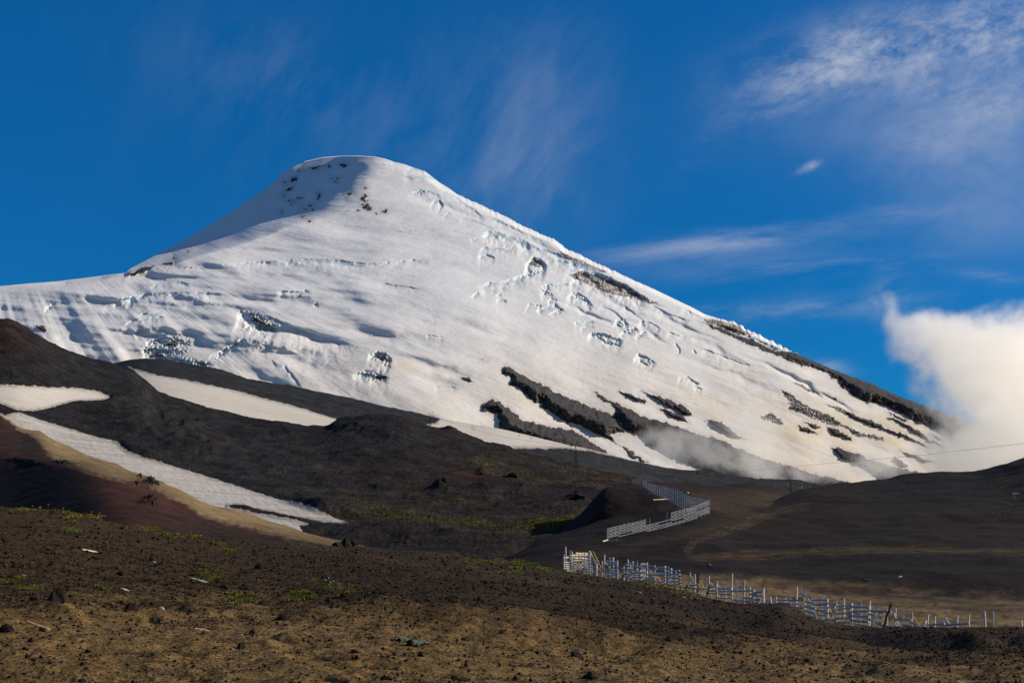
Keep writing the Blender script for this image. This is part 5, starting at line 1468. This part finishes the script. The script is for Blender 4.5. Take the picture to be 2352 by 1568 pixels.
L_SCR = leaf_material('valley_grass', (0.100, 0.095, 0.016), (0.230, 0.210, 0.045))
L_SCR2 = leaf_material('golden_grass', (0.150, 0.110, 0.030), (0.30, 0.225, 0.07))
scrub(sM, [(1310, 1194, 62, 10, -18, 1.4), (1240, 1208, 60, 9, -8, 1.0)], 4200, 'green grass on the valley floor before the mound', L_SCR, 2.0)
scrub(sM, [(960, 1198, 120, 13, 6, .8), (1080, 1206, 70, 9, 2, .9), (870, 1168, 80, 10, 14, .5), (1050, 1152, 60, 3, 2, .5)], 4200, 'thin olive grass along the valley floor', L_SCR, 1.4)
scrub(sM, [(1110, 1066, 40, 9, 8, 1.0), (1200, 1088, 50, 6, 12, .7), (1270, 1105, 90, 4, 7, 1.6), (1390, 1109, 60, 3, 2, 1.2), (1340, 1090, 100, 9, 10, .5)], 3200, 'golden dry grass on the brown slope above the valley', L_SCR2, 1.2)
scrub(s2, [(2300, 1100, 36, 6, -10, .8), (2330, 1112, 30, 4, -6, 1.0), (2280, 1120, 30, 4, -8, .6), (2345, 1155, 10, 6, 0, .9), (2294, 1180, 16, 4, 0, .8), (2316, 1180, 10, 3, 0, .6)], 420, 'pale dry tufts on the right hill', L_SCR2, 1.8)

# =================================================================== LITTER ON THE SLOPE
W_ORNG = wood('orange_timber', (0.62, 0.34, 0.17), (0.78, 0.47, 0.26))
M_BOARD = plain_material('grey_white_board', (0.50, 0.50, 0.49), 0.6, 0.2, 3.0, 0.01)
for (x0, y0, x1, y1, w_, t_, mat, name, cat, lab) in [
        (64, 1431, 112, 1456, .032, .055, W_ORNG, 'wooden_stick', 'stick', 'orange wooden stick lying in the sand at the lower left'),
        (443, 1321, 473, 1329, .11, .04, M_BOARD, 'board', 'board', 'greyish white board lying before a green cushion'),
        (232, 1201, 264, 1211, .05, .05, W_PALE, 'wooden_stick', 'stick', 'thin pale stick on the crest beside the thick green cushion'),
        (189, 1268, 222, 1271, .05, .04, W_PALE, 'wooden_stick', 'stick', 'short straw coloured stick on the dark gravel'),
        (448, 1456, 484, 1458, .022, .03, W_PALE, 'wooden_stick', 'stick', 'slim pale stick among the hollows in the sand'),
        (528, 1468, 556, 1472, .016, .02, W_GREY, 'wooden_stick', 'stick', 'thin grey twig right of the slim pale stick'),
        (281, 1352, 292, 1356, .07, .03, M_BOARD, 'wood_chip', 'chip', 'small whitish chip right of the small green cushion'),
        (347, 1294, 356, 1296, .06, .03, M_BOARD, 'wood_chip', 'chip', 'small whitish chip on the dark gravel above the white board'),
        (45, 1326, 60, 1327, .07, .03, M_BOARD, 'wood_chip', 'chip', 'grey chip beside the green tuft at the left edge'),
        (1453, 1358, 1472, 1361, .12, .06, W_GREY, 'plank', 'plank', 'grey plank scrap on the dark slope below the fence'),
        (1560, 1369, 1573, 1371, .10, .05, M_BOARD, 'plank', 'plank', 'whitish plank scrap below the dry grassy fringe'),
        (1566, 1376, 1578, 1378, .10, .05, M_BOARD, 'plank', 'plank', 'second whitish scrap lower than the first below the fringe')]:
    a = s1.pt(x0, y0, t_ * 0.6); b = s1.pt(x1, y1, t_ * 0.6)
    o = beam(name, a, b, t_ * 0.6, w_ * 1.6, mat, None, 5 if 'stick' in name else 4, 0.1)
    tag(o, lab, cat)
for (x0, y0, x1, y1, lab) in ((1985, 1330, 2000, 1333, 'bright pale plank on the dark plain beyond the fence'), (2064, 1326, 2072, 1325, 'dull small plank on the plain right of the bright one'), (1629, 1307, 1634, 1311, 'small white scrap on the plain above the broken fence'), (2145, 1357, 2150, 1357, 'tiny white scrap on the plain far beyond the tall fence run')):
    o = beam('plank', s2.pt(x0, y0, .15), s2.pt(x1, y1, .2), 0.14, 0.1, W_PALE, None, 4); tag(o, lab, 'plank')
# blue grey plastic dome
bm = bmesh.new(); bmesh.ops.create_icosphere(bm, subdivisions=3, radius=1)
for v in bm.verts:
    v.co.z = max(v.co.z, -0.1); v.co *= 1 + 0.18 * math.sin(v.co.x * 3 + v.co.y * 2)
me = bpy.data.meshes.new('plastic_scrap'); bm.to_mesh(me); bm.free()
M_PLAS = plain_material('blue_grey_plastic', (0.42, 0.47, 0.55), 0.4, 0.2, 4.0, 0.005)
o = link('plastic_scrap', me, mat=M_PLAS); p = s1.pt(368, 1406); u = p.y / F
o.location = p - Vector((0, 0, 1 * u)); o.scale = (9 * u, 8 * u, 6 * u)
tag(o, 'bluish grey plastic scrap half buried beside a sand hollow', 'plastic')
# green cloth
M_CLOTH = plain_material('green_cloth', (0.10, 0.15, 0.10), 0.9, 0.3, 8.0, 0.02)
gxs = np.linspace(905, 990, 40); gys = np.linspace(1472, 1496, 16)
GX, GY = np.meshgrid(gxs, gys)
q = sdf(GX + fbm(GX / 8, GY / 5, 3, 111) * 4, GY + fbm(GX / 8, GY / 5, 3, 112) * 3, [(906, 1477), (925, 1475), (945, 1478), (968, 1478), (985, 1482), (988, 1490), (972, 1491), (950, 1488), (930, 1484), (910, 1483)])
W = s1.pts(GX.ravel(), GY.ravel()).reshape(*GX.shape, 3)
W[..., 2] += 0.02 + fbm(GX / 6, GY / 4, 3, 113) * 0.015 + np.clip(q, -2, 1.5) * 0.012
m_ = q > -0.5
me, _ = grid_mesh('cloth', W[::-1], 16, 40, (m_[:-1, :-1] & m_[1:, 1:])[::-1])
o = link('cloth', me, mat=M_CLOTH)
tag(o, 'torn green cloth lying on the sand under a dark stone', 'cloth')

# =================================================================== CLOUD AND MIST BELOW THE FLANK
def vapour(name, label, box, blobs, nscale, dens, lo, hi, cat, glow):
    """a box of air whose density is a few soft lobes broken up by noise (all in world metres)"""
    (x0, x1), (y0, y1), (z0, z1) = box
    bm = bmesh.new(); bmesh.ops.create_cube(bm, size=1.0)
    me = bpy.data.meshes.new(name); bm.to_mesh(me); bm.free()
    m = bpy.data.materials.new(name)
    g = G(nodes_of(m))
    pos = g.n('ShaderNodeNewGeometry').outputs['Position']
    sp = g.n('ShaderNodeSeparateXYZ'); g.put(sp.inputs[0], pos)
    tot = None
    for (c, r, k) in blobs:
        acc = None
        for ax in range(3):
            q = g.math('DIVIDE', g.math('SUBTRACT', sp.outputs[ax], float(c[ax])), float(r[ax]))
            q = g.math('MULTIPLY', q, q)
            acc = q if acc is None else g.math('ADD', acc, q)
        b = g.math('MULTIPLY', g.math('EXPONENT', g.math('MULTIPLY', acc, -1.0)), float(k))
        tot = b if tot is None else g.math('ADD', tot, b)
    n = g.noise(pos, nscale, 6, 0.62, 0.5)
    n2 = g.noise(pos, nscale * 4.5, 4, 0.6)
    nn_ = g.math('ADD', g.math('MULTIPLY_ADD', n, 4.2, -2.1), g.math('MULTIPLY_ADD', n2, 2.2, -1.1))
    nn_ = g.math('MULTIPLY', nn_, g.math('MINIMUM', g.math('MULTIPLY', tot, 2.0), 1.0))
    f = g.ramp(g.math('ADD', tot, nn_), lo, hi)
    f = g.math('MULTIPLY', f, dens)
    v = g.n('ShaderNodeVolumePrincipled')
    v.inputs['Color'].default_value = (1.0, 0.985, 0.96, 1)
    v.inputs['Anisotropy'].default_value = 0.15
    g.put(v.inputs['Density'], f)
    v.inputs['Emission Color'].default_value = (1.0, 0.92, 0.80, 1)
    g.put(v.inputs['Emission Strength'], g.math('MULTIPLY', f, glow))  # emission added to brighten the vapour in place of scattered light
    o_ = g.n('ShaderNodeOutputMaterial'); g.nt.links.new(v.outputs[0], o_.inputs['Volume'])
    o = link(name, me, mat=m)
    o.location = ((x0 + x1) / 2, (y0 + y1) / 2, (z0 + z1) / 2); o.scale = (x1 - x0, y1 - y0, z1 - z0)
    tag(o, label, cat, kind='stuff')
    return o


def lobes(lst, d):
    out = []
    for (x, y, rx, ry, k, dd) in lst:
        p = at(x, y, d + dd); u = (d + dd) / F
        out.append((p, (rx * u, max(rx, ry) * u * 0.8, ry * u), k))
    return out


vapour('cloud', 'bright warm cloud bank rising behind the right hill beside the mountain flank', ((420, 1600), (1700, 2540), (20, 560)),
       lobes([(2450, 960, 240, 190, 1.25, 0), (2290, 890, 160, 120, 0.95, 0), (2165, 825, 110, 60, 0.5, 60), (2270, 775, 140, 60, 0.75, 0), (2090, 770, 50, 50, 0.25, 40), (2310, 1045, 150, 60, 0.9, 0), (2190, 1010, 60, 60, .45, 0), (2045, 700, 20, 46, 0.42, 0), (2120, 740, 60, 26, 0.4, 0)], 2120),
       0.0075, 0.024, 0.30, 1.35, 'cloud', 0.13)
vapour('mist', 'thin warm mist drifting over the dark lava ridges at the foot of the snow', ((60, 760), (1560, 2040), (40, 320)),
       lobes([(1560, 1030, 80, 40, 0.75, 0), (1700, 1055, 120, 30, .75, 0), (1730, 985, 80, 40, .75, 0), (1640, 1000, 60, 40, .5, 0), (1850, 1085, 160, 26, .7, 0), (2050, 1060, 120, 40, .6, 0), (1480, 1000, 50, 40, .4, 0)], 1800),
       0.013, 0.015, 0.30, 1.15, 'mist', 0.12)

# =================================================================== SUN AND SKY
SUN_EL, SUN_AZ = math.radians(27), math.radians(83)       # azimuth from +Y towards +X
sd = bpy.data.lights.new('sun', 'SUN')
sd.energy = 4.6; sd.angle = math.radians(0.5); sd.color = (1.0, 0.87, 0.70)
so = bpy.data.objects.new('sun', sd); COL.objects.link(so)
sv = Vector((math.cos(SUN_EL) * math.sin(SUN_AZ), math.cos(SUN_EL) * math.cos(SUN_AZ), math.sin(SUN_EL)))
so.rotation_euler = sv.to_track_quat('Z', 'Y').to_euler()
so.location = sv * 100

w = bpy.data.worlds.new('World'); scene.world = w; w.use_nodes = True
nt = w.node_tree; nt.nodes.clear()
g = G(nt)
sky = g.n('ShaderNodeTexSky', sky_type='NISHITA')
sky.sun_disc = False
sky.sun_elevation = SUN_EL; sky.sun_rotation = SUN_AZ
sky.altitude = 1500; sky.air_density = 1.0; sky.dust_density = 0.3; sky.ozone_density = 2.0
skyc = g.mix(1.0, sky.outputs[0], (0.04, 0.60, 1.06), 'MULTIPLY')
gen = g.n('ShaderNodeTexCoord').outputs['Generated']
sep = g.n('ShaderNodeSeparateXYZ'); g.put(sep.inputs[0], gen)
hz = g.ramp(g.math('DIVIDE', sep.outputs[2], g.math('MAXIMUM', sep.outputs[1], 0.05)), 0.0, 0.42, False)
skyc = g.mix(1.0, skyc, g.mix(hz, (0.66, 0.70, 0.78), (1.05, 1.08, 1.10)), 'MULTIPLY')
# pale fill light added to the unseen sky behind the camera (towards -Y)
SKYS = 0.085
skyc = g.mix(g.ramp(sep.outputs[1], 0.02, -0.45), skyc, tuple(v / SKYS for v in (0.090, 0.120, 0.172)))
yy = g.math('MAXIMUM', sep.outputs[1], 0.05)
cu = g.math('DIVIDE', sep.outputs[0], yy); cv = g.math('DIVIDE', sep.outputs[2], yy)


def cloud_vec(rot, sx, sy, seed):
    cmb = g.n('ShaderNodeCombineXYZ')
    a = math.radians(rot)
    u = g.math('ADD', g.math('MULTIPLY', cu, math.cos(a) * sx), g.math('MULTIPLY', cv, math.sin(a) * sx))
    v = g.math('ADD', g.math('MULTIPLY', cu, -math.sin(a) * sy), g.math('MULTIPLY', cv, math.cos(a) * sy))
    g.put(cmb.inputs[0], u); g.put(cmb.inputs[1], v); cmb.inputs[2].default_value = seed
    return cmb.outputs[0]


def cblob(px, py, rx, ry, rot=0.0):
    t0, e0 = tans(px, py)
    a = math.radians(rot)
    du = g.math('SUBTRACT', cu, float(t0)); dv = g.math('SUBTRACT', cv, float(e0))
    u = g.math('ADD', g.math('MULTIPLY', du, math.cos(a) * F / rx), g.math('MULTIPLY', dv, math.sin(a) * F / rx))
    v = g.math('ADD', g.math('MULTIPLY', du, -math.sin(a) * F / ry), g.math('MULTIPLY', dv, math.cos(a) * F / ry))
    r = g.math('ADD', g.math('MULTIPLY', u, u), g.math('MULTIPLY', v, v))
    return g.math('EXPONENT', g.math('MULTIPLY', r, -1.0))


def addup(lst):
    s = lst[0]
    for q in lst[1:]:
        s = g.math('ADD', s, q)
    return s


n_fluff = g.math('ADD', g.math('MULTIPLY', g.noise(cloud_vec(20, 13, 24, 1.7), 1.0, 10, 0.68, 0.35), 0.6), g.math('MULTIPLY', g.noise(cloud_vec(24, 38, 66, 3.1), 1.0, 9, 0.7, 0.3), 0.4))
n_wisp = g.math('ADD', g.math('MULTIPLY', g.noise(cloud_vec(60, 7, 16, 4.1), 1.0, 8, 0.6, 0.35), 0.65), g.math('MULTIPLY', g.noise(cloud_vec(66, 20, 44, 6.1), 1.0, 8, 0.65, 0.4), 0.35))
n_flat = g.noise(cloud_vec(7, 9, 44, 7.3), 1.0, 8, 0.64, 0.3)
m_fl = addup([g.math('MULTIPLY', cblob(2060, 105, 270, 85, 12), 1.0), g.math('MULTIPLY', cblob(2300, 80, 130, 110, 10), .8), g.math('MULTIPLY', cblob(1850, 180, 190, 60, 30), .55), g.math('MULTIPLY', cblob(2250, 225, 170, 50, -10), .6),
              g.math('MULTIPLY', cblob(2150, 330, 150, 80, 0), .3), g.math('MULTIPLY', cblob(1857, 384, 26, 9, 25), 1.2), g.math('MULTIPLY', cblob(2040, 690, 46, 40, 40), .9)])
m_vl = addup([g.math('MULTIPLY', cblob(2120, 210, 330, 150, 8), .38), g.math('MULTIPLY', cblob(2330, 320, 170, 200, 0), .36), g.math('MULTIPLY', cblob(1270, 360, 130, 170, 0), .22), g.math('MULTIPLY', cblob(2250, 470, 200, 120, 0), .25)])
m_wi = addup([g.math('MULTIPLY', cblob(1240, 300, 150, 260, 0), .55), g.math('MULTIPLY', cblob(640, 180, 300, 110, -20), .42), g.math('MULTIPLY', cblob(1150, 420, 190, 90, 0), .35), g.math('MULTIPLY', cblob(900, 260, 500, 200, 0), .22)])
m_ft = addup([g.math('MULTIPLY', cblob(1640, 560, 300, 26, 6), .75), g.math('MULTIPLY', cblob(2060, 490, 120, 16, 4), .55), g.math('MULTIPLY', cblob(2080, 602, 90, 14, 4), .6), g.math('MULTIPLY', cblob(1860, 705, 260, 26, 4), .55), g.math('MULTIPLY', cblob(2300, 640, 90, 16, -8), .5),
              g.math('MULTIPLY', cblob(1900, 840, 50, 16, -10), .6), g.math('MULTIPLY', cblob(1610, 350, 80, 30, 40), .3), g.math('MULTIPLY', cblob(1800, 610, 300, 30, 3), .3)])
d1 = g.math('MULTIPLY', m_fl, g.ramp(n_fluff, 0.36, 0.66))
d2 = g.math('MULTIPLY', m_wi, g.math('MULTIPLY', g.ramp(n_wisp, 0.36, 0.74), 0.36))
d3 = g.math('MULTIPLY', m_ft, g.math('MULTIPLY', g.ramp(n_flat, 0.36, 0.72), 0.85))
n_veil = g.noise(cloud_vec(35, 7, 9, 9.2), 1.0, 7, 0.6, 0.3)
d4 = g.math('MULTIPLY', m_vl, g.ramp(n_veil, 0.22, 0.75))
dens = g.math('ADD', g.math('ADD', d1, d4), g.math('ADD', d2, d3), clamp=True)
dens = g.math('MULTIPLY', dens, 0.72)
cl = g.mix(dens, skyc, tuple(v / SKYS for v in (0.52, 0.555, 0.64)))
bg = g.n('ShaderNodeBackground'); g.put(bg.inputs[0], cl); bg.inputs[1].default_value = SKYS
ow = g.n('ShaderNodeOutputWorld'); nt.links.new(bg.outputs[0], ow.inputs[0])

# =================================================================== RENDER SETTINGS
scene.view_settings.view_transform = 'Standard'
scene.view_settings.look = 'None'
scene.view_settings.exposure = 0
scene.view_settings.gamma = 1
scene.render.engine = 'CYCLES'
scene.cycles.use_denoising = True
scene.cycles.max_bounces = 12
scene.cycles.volume_bounces = 10
scene.cycles.volume_step_rate = 0.35
scene.cycles.volume_max_steps = 256
